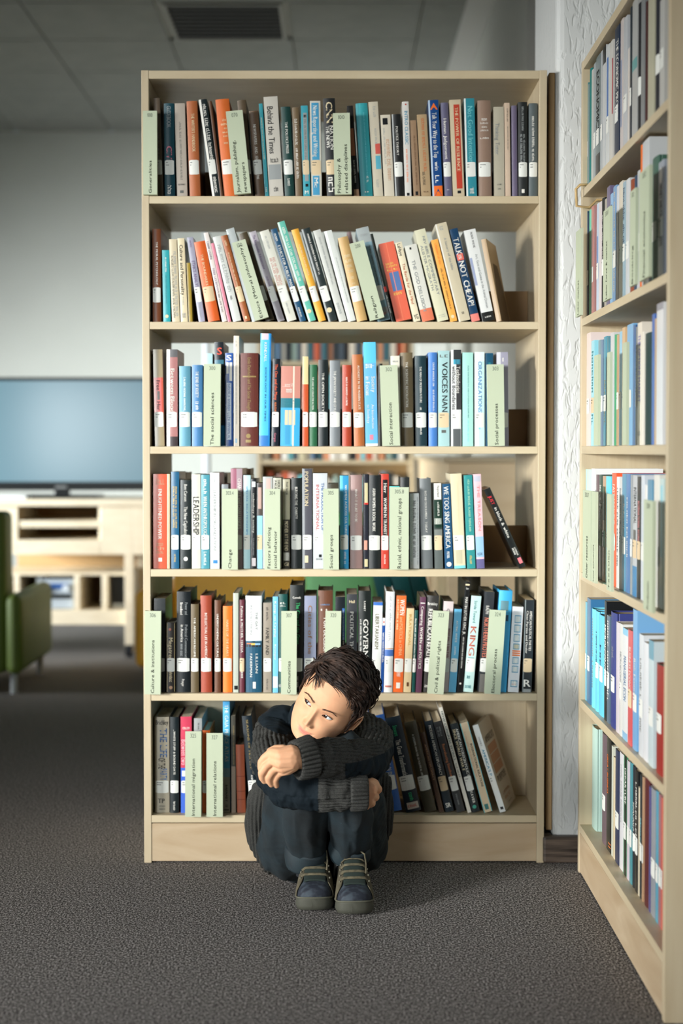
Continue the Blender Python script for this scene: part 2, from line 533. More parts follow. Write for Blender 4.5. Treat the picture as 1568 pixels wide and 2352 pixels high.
# One line per book of the wide bookcase, as read off the photograph in a crop of 3.267 x:
# x0 x1 top lean r,g,b H/P sticker ; marks ; short name ; description        (sticker: - none, s white, c cream)
# sign: x0 x1 top lean SIGN number ; wording~share|wording~share ; description
MAIN = {
    1: (140, 450, 745, 855, 0.0, '''
L 28 133 375 -2 SIGN 000;Generalities~.39;green card sign reading Generalities
L 135 182 278 -28 98,84,70 H s;G::.14:.65:.5:.28:s;grey-brown book;grey-brown library book
L 190 268 318 -8 22,66,78 H s;T:GUIDEBOOK:.03:.26:.5:.42:s|T:CIVIC:.46:.68:.5:.55:p|G::.88:.97:.5:.4:w;dark teal book;dark teal book with pink title
L 283 362 318 -20 176,166,154 P -;G::.2:.82:.5:.22:d|J::.855:.875:.5:.7:k|B:.93:.96:.3:.65:d;grey paperback;pale grey paperback with marks at its foot
L 378 460 300 -26 172,98,56 H s;T:THE WRITER'S HANDBOOK:.13:.53:.55:.3:c;orange-brown book;orange-brown bound library book
L 548 610 285 -105 28,38,40 P s;B:0:1:0:.28:w|G::.05:.62:.62:.42:w|G::.8:.96:.62:.4:w;black leaning book;slim black book with white edge leaning over
L 608 630 300 -88 92,58,36 H -;;thin brown book;thin brown book squeezed upright
L 636 740 282 -68 208,104,44 H s;J::.2:.225:.5:.25:c|J::.245:.27:.45:.4:c|J::.29:.31:.55:.2:c|J::.33:.35:.5:.35:c|J::.37:.39:.5:.3:c|J::.44:.46:.5:.3:c;bright orange book;thick bright orange book
L 712 838 368 -66 SIGN 070;Journalism, publishing,~.63|newspapers~.36;green card sign reading Journalism, publishing, newspapers
L 790 856 292 -58 92,78,60 H s;;olive-brown book;tall olive-brown book behind the sign
L 868 940 372 -48 104,82,62 H s;T:NEWSPAPERS  AND:.16:.5:.5:.3:w|T:NEWS:.53:.58:.5:.3:w|G::.72:.8:.5:.3:w;brown cloth book;brown cloth book with white letters
L 943 972 320 -48 58,148,160 P -;G::.15:.6:.5:.3:c|G::.9:.95:.5:.4:w;thin teal book;thin teal paperback
L 976 1082 265 -46 196,192,182 P -;T:Behind the Times:.1:.57:.42:.44:k|J::.61:.66:.5:.55:k|B:.68:.83:.06:.94:s|J::.9:.95:.5:.3:k;white tall book;tall white book titled Behind the Times
L 1092 1165 342 -32 26,62,58 H s;T:THE POLITICS PRESS:.17:.52:.5:.28:w|G::.8:.88:.5:.3:w;dark green book;dark green bound library book
L 1172 1224 348 -27 112,94,70 H -;G::.13:.42:.5:.4:w|G::.46:.8:.5:.4:w;taupe narrow book;narrow taupe book with light title
L 1230 1284 335 -20 62,156,172 P c;B:.08:.83:.3:.82:s|B:.1:.13:.35:.75:k|G::.15:.6:.55:.3:d|B:.86:.89:.35:.75:k|H:M:.93:.97:.5:.5:w;teal book;teal book with grey label strip
L 1290 1370 300 -12 206,202,190 P c;B:.02:.62:.14:.84:70.150.190|T:News Reporting and Writing:.05:.58:.5:.45:w|B:.78:.98:.16:.8:70.150.190|T:Mc:.8:.9:.5:.4:w;white and blue book;white book with blue lettered panel
L 1408 1500 278 -33 34,36,38 H c;T:CNN:.04:.25:.5:.55:c|T:THE NEWS:.28:.5:.3:.3:w|T:NATION:.28:.52:.62:.3:w|B:.62:.7:.2:.6:d|G::.8:.95:.4:.5:w;black lettered book;black book with huge cream letters
L 1465 1592 390 -15 SIGN 100;Philosophy &~.43|related disciplines~.6;green card sign reading Philosophy and related disciplines
R 105 152 335 -52 34,34,34 P -;B:.25:.55:.1:.8:170.110.80|G::.6:.85:.5:.3:w|B:.92:1:.1:.9:f;black small book;small black paperback with brown panel
R 160 250 315 -42 52,156,164 H -;B:0:1:0:.25:40.140.150|G::.1:.8:.65:.12:q|G::.78:.85:.65:.2:w|O:.95:.4:.06:w|O:.95:.6:.06:w;wide teal book;wide plain turquoise book
R 256 328 305 -42 200,192,172 P -;G::.05:.16:.6:.3:s|G::.28:.45:.6:.25:s|B:.44:.55:.45:.98:200.90.80|B:.57:.71:.42:.95:90.170.190|G::.82:.9:.5:.3:s;cream squares book;cream paperback with red and blue squares
R 336 412 403 -32 208,200,182 P -;B:.04:.12:.2:.7:k|G::.16:.6:.3:.2:s|G::.3:.8:.65:.4:f;off-white book;off-white paperback with dark emblem
R 418 486 398 -28 26,28,28 H s;T:POLITICS THEORY:.15:.5:.5:.26:w|B:0:1:0:.14:s;black book;black book with grey edge
R 490 540 305 -23 212,210,204 P -;O:.03:.55:.12:r|T:INTRO CLASSIC:.1:.45:.55:.5:90.160.190|G::.5:.85:.5:.3:o|B:.96:.99:.3:.7:k;white narrow book;narrow white book with blue lettering
R 555 606 445 -32 150,124,98 P -;G::.2:.85:.6:.25:u|B:.93:.98:.3:.7:k;brown short book;short brown paperback
R 612 686 400 -34 172,148,114 P -;G::.05:.7:.6:.35:190.100.50|G::.7:.86:.4:.3:k|J::.93:.95:.5:.5:u;tan book;tan paperback with rust lettering
R 697 775 292 -35 22,68,126 P -;B:0:1:0:.16:180.200.220|Z:.03:.1:.15:.9:230.110.40|T:Talk Your Way to the Top:.13:.6:.55:.45:w|T:win:.64:.73:.55:.4:w|G::.78:.86:.55:.4:w|B:.89:1:.1:1:230.110.40|Z:.92:.99:.25:.9:20.60.120;deep blue book;deep blue book with orange triangles
R 786 846 312 -32 94,92,118 H s;T:Human Judgement:.17:.6:.5:.4:w|J::.92:.93:.5:.3:w;slate purple book;slate purple library book
R 851 938 290 -30 198,184,156 P -;B:.05:.92:.35:.86:186.66.48|T:THE POWER OF RESILIENCE:.08:.74:.6:.28:c|B:.94:.97:.4:.7:k;cream red book;cream book titled The Power of Resilience
R 951 1030 280 -20 48,134,148 P s;B:0:1:0:.16:220.228.225|T:Not Good Intentions:.08:.68:.58:.5:120.200.205|J::.9:.97:.55:.4:w;teal white-edged book;teal book with white edge and pale title
R 1041 1142 295 -9 138,114,98 H s;J::.18:.21:.5:.4:w|J::.225:.245:.5:.6:w|J::.265:.285:.5:.4:w|J::.3:.32:.5:.6:w|J::.38:.4:.5:.65:w;wide taupe book;wide taupe book with white lines
R 1159 1238 345 -6 178,172,154 P -;T:Thinking Tutor:.18:.53:.35:.4:s|J::.85:.87:.5:.4:d|J::.9:.92:.5:.3:d;grey-green book;worn grey-green paperback
R 1243 1284 315 -9 204,182,160 P -;G::.06:.2:.6:.3:k|G::.25:.5:.6:.2:d;cream thin book;thin cream paperback
R 1294 1336 335 -7 104,96,120 H -;G::.2:.7:.5:.25:v;purple thin book;thin dusty purple book
R 1341 1412 308 -3 30,34,34 H s;G::.05:.3:.5:.25:s|G::.34:.66:.35:.25:s|G::.34:.66:.65:.25:s|B:.92:.96:.35:.65:w;black title book;black book with two grey title lines
R 1419 1486 318 0 82,92,94 H s;G::.14:.62:.5:.3:w;slate book;slate grey bound book
'''),
    2: (460, 739, 655, 768, 0.0, '''
L 100 165 215 -5 112,62,34 H s;T:THE MORAL PSYCHOLOGY:.14:.6:.55:.24:w;brown book;dark brown bound book
L 180 235 375 -10 48,160,168 P -;G::.1:.3:.5:.25:w|G::.35:.75:.5:.2:t|O:.92:.5:.25:c;turquoise book;short turquoise paperback
L 246 305 292 -26 206,194,164 P -;G::.2:.95:.35:.3:k|G::.15:.93:.7:.4:s;scribbled cream book;cream paperback covered in dark pencil lines
L 311 365 285 -27 220,206,172 P -;T:Culture and Personality:.08:.68:.5:.5:k|G::.7:.8:.5:.25:s|J::.88:.95:.5:.5:s;cream titled book;cream book titled Culture and Personality
L 370 400 470 -18 156,132,48 P -;;mustard book;short mustard paperback
L 446 495 275 -105 158,158,176 P s;G::.04:.12:.5:.3:v|T:ETHICS ANALYSIS:.28:.62:.5:.5:v|G::.78:.95:.5:.3:s;lavender book;lavender grey leaning paperback
L 517 605 302 -115 212,96,38 H c;T:THE BOUNDARIES:.16:.55:.5:.22:c;orange book;orange bound leaning book
L 622 660 240 -148 222,212,206 P -;G::.1:.3:.5:.5:n|G::.4:.65:.5:.5:v|G::.66:.9:.5:.4:k;white striped book;thin white book with violet print
L 664 690 320 -138 214,132,150 P -;;pink book;thin pink paperback
L 704 768 265 -200 204,208,204 P -;G::.1:.65:.55:.5:s|G::.7:.75:.5:.3:k;silver book;silver-white leaning book
L 786 838 258 -215 156,88,46 H c;G::.06:.12:.5:.3:c|G::.2:.6:.5:.2:c|B:.94:.97:.3:.6:c;glossy brown book;glossy chestnut leaning book
L 846 912 205 -214 176,184,184 P -;;pale silver book;tall pale silver book behind the sign
L 868 978 292 -185 SIGN 170;Ethics (Moral philosophy)~.93;leaning green card sign about ethics
L 950 1020 235 -212 76,66,48 H s;;olive-black book;olive-black leaning book beside the sign
L 1040 1096 228 -222 170,164,172 P s;T:The Responsible Administrator:.04:.42:.5:.4:v|G::.5:.62:.5:.3:v;lilac book;lilac grey leaning book
L 1111 1186 218 -216 210,210,198 P s;G::.06:.2:.5:.25:s|G::.3:.6:.3:.3:190.130.120|G::.3:.6:.6:.3:190.130.120|G::.8:.92:.5:.2:s;chalk white book;chalk white book with rose print
L 1206 1256 208 -226 30,76,108 P s;G::.05:.13:.5:.4:w|T:ETHICS FOR PUBLIC MAN:.18:.63:.5:.45:w|G::.85:.95:.5:.3:w;navy book;navy leaning book titled with white capitals
L 1271 1330 153 -242 100,184,166 P s;B:0:1:0:.25:190.220.205|G::.06:.6:.6:.4:w|O:.9:.5:.3:c;sea-green book;tall sea-green book standing proud
L 1346 1405 210 -212 228,166,58 H s;G::.17:.5:.55:.25:c;amber book;amber yellow leaning book
L 1421 1490 203 -212 38,48,48 P s;B:0:1:0:.2:s|G::.06:.5:.6:.25:w|O:.88:.45:.3:c;black silver book;black book with silver edge
L 1500 1560 217 -202 200,202,196 P -;G::.08:.6:.6:.25:s|G::.8:.92:.5:.4:s;pale grey book;pale grey leaning paperback
L 1566 1628 222 -186 214,218,214 P -;B:0:1:0:.35:236.238.236|G::.3:.8:.65:.15:s;white glossy book;glossy white leaning paperback
R 131 212 268 -150 196,160,104 H s;J::.2:.24:.5:.55:c|J::.26:.3:.5:.6:c|J::.32:.36:.5:.5:c|J::.38:.42:.5:.5:c|J::.46:.5:.5:.3:c|J::.54:.56:.5:.3:c;golden tan book;golden tan book with cream rows
R 216 250 235 -165 156,130,130 H - REAR;;mauve book;mauve book behind the sign
R 228 342 300 -163 SIGN 200;Religion~.28;leaning green card sign reading Religion
R 288 386 195 -172 132,164,176 P s;B:0:.16:0:1:160.168.168|J::.06:.09:.5:.6:s|G::.2:.65:.75:.15:d|B:.86:.93:0:1:s|J::.91:.94:.5:.5:r;grey-blue book;grey-blue leaning book beside the sign
R 391 414 250 -166 32,40,34 P -;B:.6:.66:0:1:r|G::.7:.9:.5:.4:w;black slim book;slim black book with red band
R 425 545 305 -140 222,106,82 P -;B:0:1:.45:.5:230.130.100|J::.25:.28:.4:.5:y|J::.285:.315:.5:.7:y|J::.325:.355:.5:.7:y|B:.38:.62:.24:.86:90.120.170|J::.63:.67:.5:.5:y;coral book;thick coral book with blue picture
R 556 610 310 -145 226,216,188 P -;T:LaHaye:.02:.17:.5:.5:k|T:The Battle for the Mind:.27:.78:.5:.4:190.100.60|H:YG:.91:.97:.5:.6:k;cream lettered book;cream paperback with rust title
R 621 716 325 -140 216,216,206 P -;B:.84:1:0:1:215.120.90|B:.03:.06:.35:.5:k|T:THE GOD DELUSION:.2:.87:.42:.28:s;white red-foot book;white book titled The God Delusion
R 736 822 210 -182 212,210,182 P -;T:NIV BIBLE COMMENTARY:.08:.72:.68:.24:s|T:ALISTER MCGRATH:.17:.66:.3:.24:s|J::.93:.94:.5:.6:s|J::.95:.96:.5:.6:s;ivory book;tall ivory bible commentary
R 831 886 290 -150 238,170,80 P -;G::.05:.3:.5:.3:o|G::.35:.85:.5:.25:u|O:.94:.5:.25:c;apricot book;slim apricot paperback
R 896 986 162 -186 200,190,164 P -;B:0:1:0:.12:226.224.214|G::.03:.07:.5:.4:s|T:A history of the bible:.15:.48:.55:.22:s|J::.9:.93:.5:.2:k;beige book;tall beige book near the end of its row
R 991 1056 207 -172 22,58,90 P -;B:.92:1:0:1:230.130.120|T:TALK:.1:.28:.5:.7:w|B:.27:.34:.1:.9:225.110.95|T:IS:.285:.325:.5:.4:w|T:NOT CHEAP!:.35:.83:.5:.72:w;dark blue book;dark blue book titled Talk is not Cheap
R 1076 1168 212 -150 220,222,220 P -;B:.9:1:0:1:28.30.30|J::.94:.96:.5:.5:w|G::.03:.2:.6:.2:k|T:Art, Guts and Genius in the Animal Domain:.27:.86:.62:.22:s|B:.3:.6:0:.2:150.160.190;white black-foot book;white book with black foot band
R 1176 1216 285 -120 172,146,112 P - YAW;;brown picture book;brown paperback turned to show its cover photograph
'''),
    3: (740, 1025.3, 675, 788, 0.0, '''
L 118 190 205 -17 160,146,116 P s;B:.29:.66:0:1:204.96.78|B:.29:.66:.25:.8:222.118.116|T:Free:.32:.42:.5:.4:k|B:.43:.52:.35:.65:d|T:Her:.54:.63:.5:.4:k;khaki red book;khaki book with red and pink band
L 205 288 205 -1 172,118,116 P s;B:0:.08:0:1:100.100.102|B:.9:1:0:1:60.50.52|B:0:1:0:.3:226.216.210|T:Between Blood:.2:.65:.55:.4:w;dusty rose book;glossy dusty rose paperback
L 299 385 330 -1 96,154,176 H s;G::.14:.56:.5:.2:w;grey-blue book;grey-blue bound book
L 394 475 322 -1 68,122,172 H s;T:THE SENSE OF SOCIETY:.08:.4:.5:.3:w|G::.45:.55:.5:.3:w;medium blue book;medium blue bound book
L 480 606 315 4 SIGN 300;The social sciences~.635;green card sign reading The social sciences
L 486 550 235 0 182,218,224 P -;;pale cyan book;pale cyan book behind the sign
L 572 642 150 -10 20,28,36 P -;H:S:.05:.12:.55:.5:230.90.70|B:.17:.21:0:1:60.110.130|T:RECONSIDERED:.36:.78:.6:.28:110.70.40|B:.8:1:0:1:30.100.150;black S book;tall black book with red letter
L 643 703 232 0 44,86,160 P -;H:S:.02:.08:.5:.6:w|B:.1:.22:.15:.45:w|B:.1:.3:.55:.9:w|B:.32:.93:.2:.8:210.220.232|G::.33:.92:.5:.4:b;royal blue book;royal blue book with white boxes
L 708 750 103 -1 226,216,200 P -;G::.04:.1:.5:.4:s|G::.16:.8:.5:.25:s|B:.93:.97:.3:.6:l;tall cream book;tall narrow cream book
L 757 892 232 1 98,48,40 H s;T:Emile Durkheim and The Social Thought:.05:.62:.5:.2:g|B:.245:.26:.12:.88:g|O:.89:.45:.13:g|B:.93:.96:.3:.6:g;dark red book;thick oxblood leather book with gold script
L 897 978 85 12 78,188,236 P -;B:0:.055:.1:.75:226.200.215|T:KENDALL:.08:.25:.5:.26:w|T:SOCIOLOGY IN OUR TIMES:.3:.78:.55:.16:30.80.130|B:.905:1:0:1:50.120.190|B:0:1:.86:1:40.130.200;sky blue tall book;very tall sky blue textbook
L 990 1046 275 12 20,28,38 P s;T:The One and the Many:.06:.47:.5:.42:236.100.60|G::.5:.6:.5:.3:o|T:Gergen:.85:.95:.5:.3:p;black orange book;black book titled The One and the Many
L 1056 1202 330 8 196,134,120 P -;B:0:1:.62:.7:226.214.196|B:.4:.52:0:1:30.110.125|B:.52:1:0:1:62.164.210|B:.55:.735:.22:.76:214.196.160|T:The City:.22:.26:.42:.45:w|J::.27:.33:.42:.3:w|B:.74:.98:.25:.5:60.150.195|B:.74:.98:.55:.62:120.190.215|J::.42:.44:.45:.6:t|J::.46:.48:.45:.6:t;pink and blue book;very thick pink and blue book
L 1223 1268 258 0 192,84,44 P s;B:0:.31:0:1:216.202.150;rust and cream book;narrow rust book with cream top
L 1272 1334 320 0 44,102,68 H s;T:THE LOGIC OF COLLECTIVE ACTION:.15:.55:.5:.24:w;green book;green bound book
L 1342 1416 283 0 24,34,36 H s;T:THE OPEN SOCIETY:.15:.6:.5:.24:w;black bound book;black bound book with white title
L 1428 1508 288 0 118,124,128 H s;T:THE JAPAN SOCIETY AND STYLE:.12:.6:.5:.24:w;mid grey book;mid grey bound book
L 1522 1592 322 0 168,64,40 H s;G::.15:.5:.5:.22:w;brick red book;brick red bound book
R 108 188 242 -16 172,100,52 H s;T:AUTHORITY IN THE MODERN STATE:.12:.6:.6:.22:w;russet book;russet bound book
R 194 288 150 -18 104,176,222 P -;B:0:.2:0:1:96.196.232|G::.21:.25:.5:.7:w|T:Society:.33:.48:.75:.32:w|T:in Focus:.33:.51:.3:.36:w|T:An Introduction:.6:.83:.66:.2:w|T:to Sociology:.6:.78:.3:.2:w|B:.89:.94:.35:.65:210.130.150|B:.975:1:0:1:w;light blue tall book;tall light blue book titled Society in Focus
R 290 322 312 0 34,34,30 H -;;dark narrow book;narrow dark book
R 320 452 322 -20 SIGN 302;Social interaction~.52;green card sign reading Social interaction
R 392 460 253 -10 224,220,206 P -;J::.05:.07:.5:.6:s;white plain book;plain white book behind the sign
R 464 556 228 -8 112,98,72 H s;T:THE SCIENTIFIC REVOLUTION:.1:.58:.5:.2:w;khaki book;khaki bound book
R 570 656 252 -7 20,50,58 H s;T:THE MAN OF MODERN FUTURE:.12:.52:.5:.2:w|G::.57:.6:.5:.2:w|G::.79:.87:.5:.2:w;petrol book;dark petrol bound book
R 668 734 227 -3 68,122,192 H s;G::.11:.36:.6:.22:w|G::.4:.63:.6:.22:w;cobalt book;cobalt blue bound book
R 738 825 215 -1 164,200,202 P c;J::.03:.07:.5:.7:d|T:VOICES:.12:.44:.6:.5:k|T:NAN:.47:.64:.6:.5:k|B:.83:.86:.3:.7:d;pale teal book;pale teal book with big dark serif title
R 835 913 208 -1 216,218,218 P s;B:0:.15:.25:1:50.54.56|B:.1:.15:.25:.9:70.170.200|B:.15:.62:.52:1:60.60.62|T:Technologies:.17:.45:.72:.38:w|T:without Boundaries:.17:.62:.3:.36:k|B:.82:1:.2:.95:90.94.96;white and grey book;white and grey book titled Technologies without Boundaries
R 922 1003 228 -1 168,220,210 P -;G::.14:.7:.55:.12:t|G::.72:.95:.55:.16:q;mint book;plain mint paperback
R 1012 1088 225 -1 220,238,236 P s;B:.1:1:.42:1:196.230.228|T:ORGANIZATIONS:.1:.64:.55:.4:90.140.200|B:.78:.82:.4:.6:q;white mint book;white and mint book with blue title
R 1091 1152 233 0 22,76,104 P -;B:.1:.14:.4:.7:t;ink blue book;ink blue book behind the sign
R 1114 1238 317 -9 SIGN 303;Social processes~.505;green card sign reading Social processes
R 1184 1270 225 -7 156,154,172 P s;B:0:1:0:.35:206.206.214|B:.06:.1:.5:.6:w;silver lilac book;silver lilac book at the end of its row
'''),
    4: (1030, 1307.6, 650, 760, 0.0, '''
L 100 207 193 3 204,90,62 P -;J::.05:.11:.5:.6:f|T:ENLIGHTENED POWER:.16:.69:.5:.28:w|J::.72:.76:.5:.45:f|J::.77:.8:.5:.6:f|J::.81:.84:.5:.5:f|B:.885:.925:.4:.66:w;orange-red book;orange-red book titled Enlightened Power
L 208 230 193 0 206,184,152 P -;;cream slim book;slim cream book
L 238 299 177 0 34,94,130 P s;G::.15:.58:.35:.25:y|G::.15:.58:.65:.25:y|G::.85:.93:.5:.25:y;blue yellow-print book;blue book with yellow lettering
L 309 350 182 0 74,66,52 H - REAR;;brown set-back book;brown book
L 308 389 238 0 22,32,32 P s;T:Ben Carson:.05:.24:.5:.3:w|T:The New Capitalists:.3:.62:.5:.34:w|O:.89:.5:.2:w;black white-title book;black book with white script title
L 394 461 195 -2 214,212,198 P s;T:LEADERSHIP:.24:.64:.5:.72:k;ivory book;ivory book titled Leadership
L 463 528 198 0 72,146,162 P s;G::.05:.2:.5:.4:w|T:WHEN ANTHROPOLOGY:.23:.66:.5:.45:w|G::.82:.96:.5:.35:w;teal titled book;teal book with bold white title
L 532 602 183 -2 228,232,232 P -;G::.04:.1:.5:.2:s|T:LEADERSHIP IN ORGANIZATIONS:.18:.82:.5:.3:s|B:.91:.945:.3:.8:60.130.190;white book;white book with faint grey title
L 613 662 185 0 128,118,104 P - REAR;;grey-brown book;grey-brown book behind the sign
L 617 668 270 0 132,138,142 P -;;steel book;steel grey book behind the sign
L 618 737 305 0 SIGN 303.4;Change~.235;green card sign reading Change
L 688 776 152 -3 150,86,106 P s;B:0:1:.5:1:170.150.158|T:CHANGES and CHALLENGES:.1:.6:.75:.3:w;plum book;plum and grey book beside the sign
L 777 834 152 0 126,98,72 H - REAR;;brown tall book;tall brown book
L 781 835 202 0 190,228,236 P s;T:SPECIAL RELATIONSHIPS:.12:.64:.5:.22:90.160.210;pale blue book;pale sky blue book
L 838 878 230 0 22,26,30 P -;B:.03:.09:.15:.85:210.214.216|T:technology & society:.16:.6:.5:.4:w|G::.66:.85:.5:.25:s|B:.88:.97:.15:.9:220.212.216;black slim title book;slim black book titled technology and society
L 881 925 262 0 80,70,66 P c;B:.38:1:0:1:150.206.234|B:.05:.3:.2:.8:190.160.150|J::.02:.04:.5:.6:k;brown and blue book;brown book with light blue lower half
L 926 1000 213 0 176,180,178 P -;B:.02:.4:.35:.8:206.180.172;pale grey-pink book;pale grey book with pink strip
L 939 1055 305 0 SIGN 304;Factors affecting~.51|social behavior~.465;green card sign reading Factors affecting social behavior
L 1004 1066 222 0 182,182,164 P -;T:HOUSE:.03:.16:.7:.32:k|T:PAUL:.03:.13:.28:.32:k;stone book;stone coloured book beside the sign
L 1076 1130 232 0 170,166,142 P -;B:.45:1:0:1:60.56.48|G::.03:.17:.6:.35:k|T:MOTHER AT THE END:.47:.8:.5:.55:c|B:.82:.91:.1:.9:w|H:GI:.93:.97:.5:.6:c;khaki and black book;khaki book with dark lower half
L 1138 1220 223 -2 24,32,32 H s;T:BUILDING THE:.1:.3:.5:.25:w|T:CHARITY:.32:.45:.5:.25:w;black cloth book;black cloth bound book
L 1223 1297 153 -2 80,80,88 P s;B:0:1:0:.25:140.144.148|T:POPULATION:.03:.37:.45:.4:c|B:.87:.94:.2:.6:c;charcoal book;tall charcoal book titled Population
L 1304 1412 187 -2 198,204,208 P s;T:INTERNATIONAL:.12:.6:.32:.22:200.110.110|T:THE PRODUCTION OF:.1:.6:.68:.22:70.110.170|B:.85:.88:.4:.6:k|G::.89:.91:.5:.6:k;silver-blue book;silver book with red and blue titles
L 1415 1492 265 0 66,62,50 P -;;dark olive book;dark olive book behind the sign
L 1379 1496 303 -2 SIGN 305;Social groups~.415;green card sign reading Social groups
L 1505 1571 205 -1 56,150,198 P s;B:0:1:0:.35:90.186.220|T:WOMEN ACROSS CULTURES:.1:.64:.7:.26:w|G::.82:.95:.6:.25:w;bright blue book;bright blue book with pale title
R 79 172 200 -2 152,124,120 H s;T:WHAT IT IS LIKE TO BE:.15:.5:.5:.2:w;mauve brown book;mauve brown bound book
R 179 215 196 0 34,36,46 P -;B:.09:.3:.2:.9:200.190.150|B:.3:.32:.1:1:r|B:.7:.8:.1:.8:210.150.130|B:.9:.98:.2:.9:200.190.150;dark blue-black book;thin dark book with cream blocks
R 217 307 202 1 22,28,30 H s;T:ASIAN WOMEN & SOCIAL WORK:.14:.6:.45:.26:w;black wide book;wide black bound book
R 311 369 193 0 190,62,48 P s;B:.06:.66:.2:.85:24.26.28|T:Herr:.1:.2:.55:.45:w|T:WOMEN IN TRANSIT:.25:.64:.55:.4:w|G::.85:.95:.5:.25:w;red book;red book with black title panel
R 372 450 285 0 104,208,206 P -;B:.9:1:0:1:k;aqua book;aqua book behind the sign
R 455 525 218 0 34,38,38 H s;;black upright book;black book
R 374 516 293 2 SIGN 305.8;Racial, ethnic, national groups~.85;wide green card sign reading Racial, ethnic, national groups
R 528 598 337 -2 228,230,230 P -;G::.1:.85:.5:.35:k|G::.05:.95:.15:.1:s|G::.05:.95:.85:.15:s;white speckled book;short white book with black vertical print
R 615 700 225 -16 104,110,112 H s;T:RACE AND COLOR IN AMERICA:.14:.45:.5:.2:w|T:TODAY:.48:.6:.5:.2:w;ash grey book;ash grey bound book
R 712 776 262 -12 60,70,66 P c;B:0:.19:.1:.95:w|T:Fingerland:.03:.16:.6:.25:k|B:.2:.52:.05:1:24.52.40|G::.22:.38:.6:.25:w|B:.41:.48:.1:.9:196.200.190|B:.54:.63:.05:1:120.126.122|B:.75:1:.05:1:92.100.98;green photo book;dark green book with white photo patches
R 790 853 265 -24 26,78,116 P -;T:WE TOO SING AMERICA:.03:.76:.5:.6:w|G::.8:.88:.5:.4:w|O:.95:.5:.3:w;navy bold book;navy book titled We too sing America
R 860 946 188 -32 218,208,176 P s;G::.1:.6:.6:.15:c|B:.65:.66:0:.5:w|B:.8:.95:.2:.75:196.190.160|B:.97:1:0:1:q;buff book;tall buff paperback
R 956 1020 200 -26 50,142,142 P s;G::.05:.6:.55:.3:170.210.180|G::.86:.95:.5:.3:y;green-teal book;green-teal book with white label
R 1027 1088 193 -28 228,192,200 P -;B:.02:.08:.1:.9:190.190.205|T:THE TREASON:.12:.6:.6:.35:236.150.150|B:.66:.88:0:1:150.190.226|H:K.DX:.83:.86:.5:.6:k|B:.9:1:0:1:100.96.140;pink book;pink book with light blue foot
R 1350 1405 292 -278 20,24,24 P -;T:JUST:.09:.2:.42:.5:220.50.60|T:in black & white:.24:.62:.5:.45:w|G::.75:.85:.65:.3:w|G::.75:.83:.3:.3:w|B:.88:.95:.3:.85:230.120.130;slanting black book;black book slanting alone against the gap
'''),
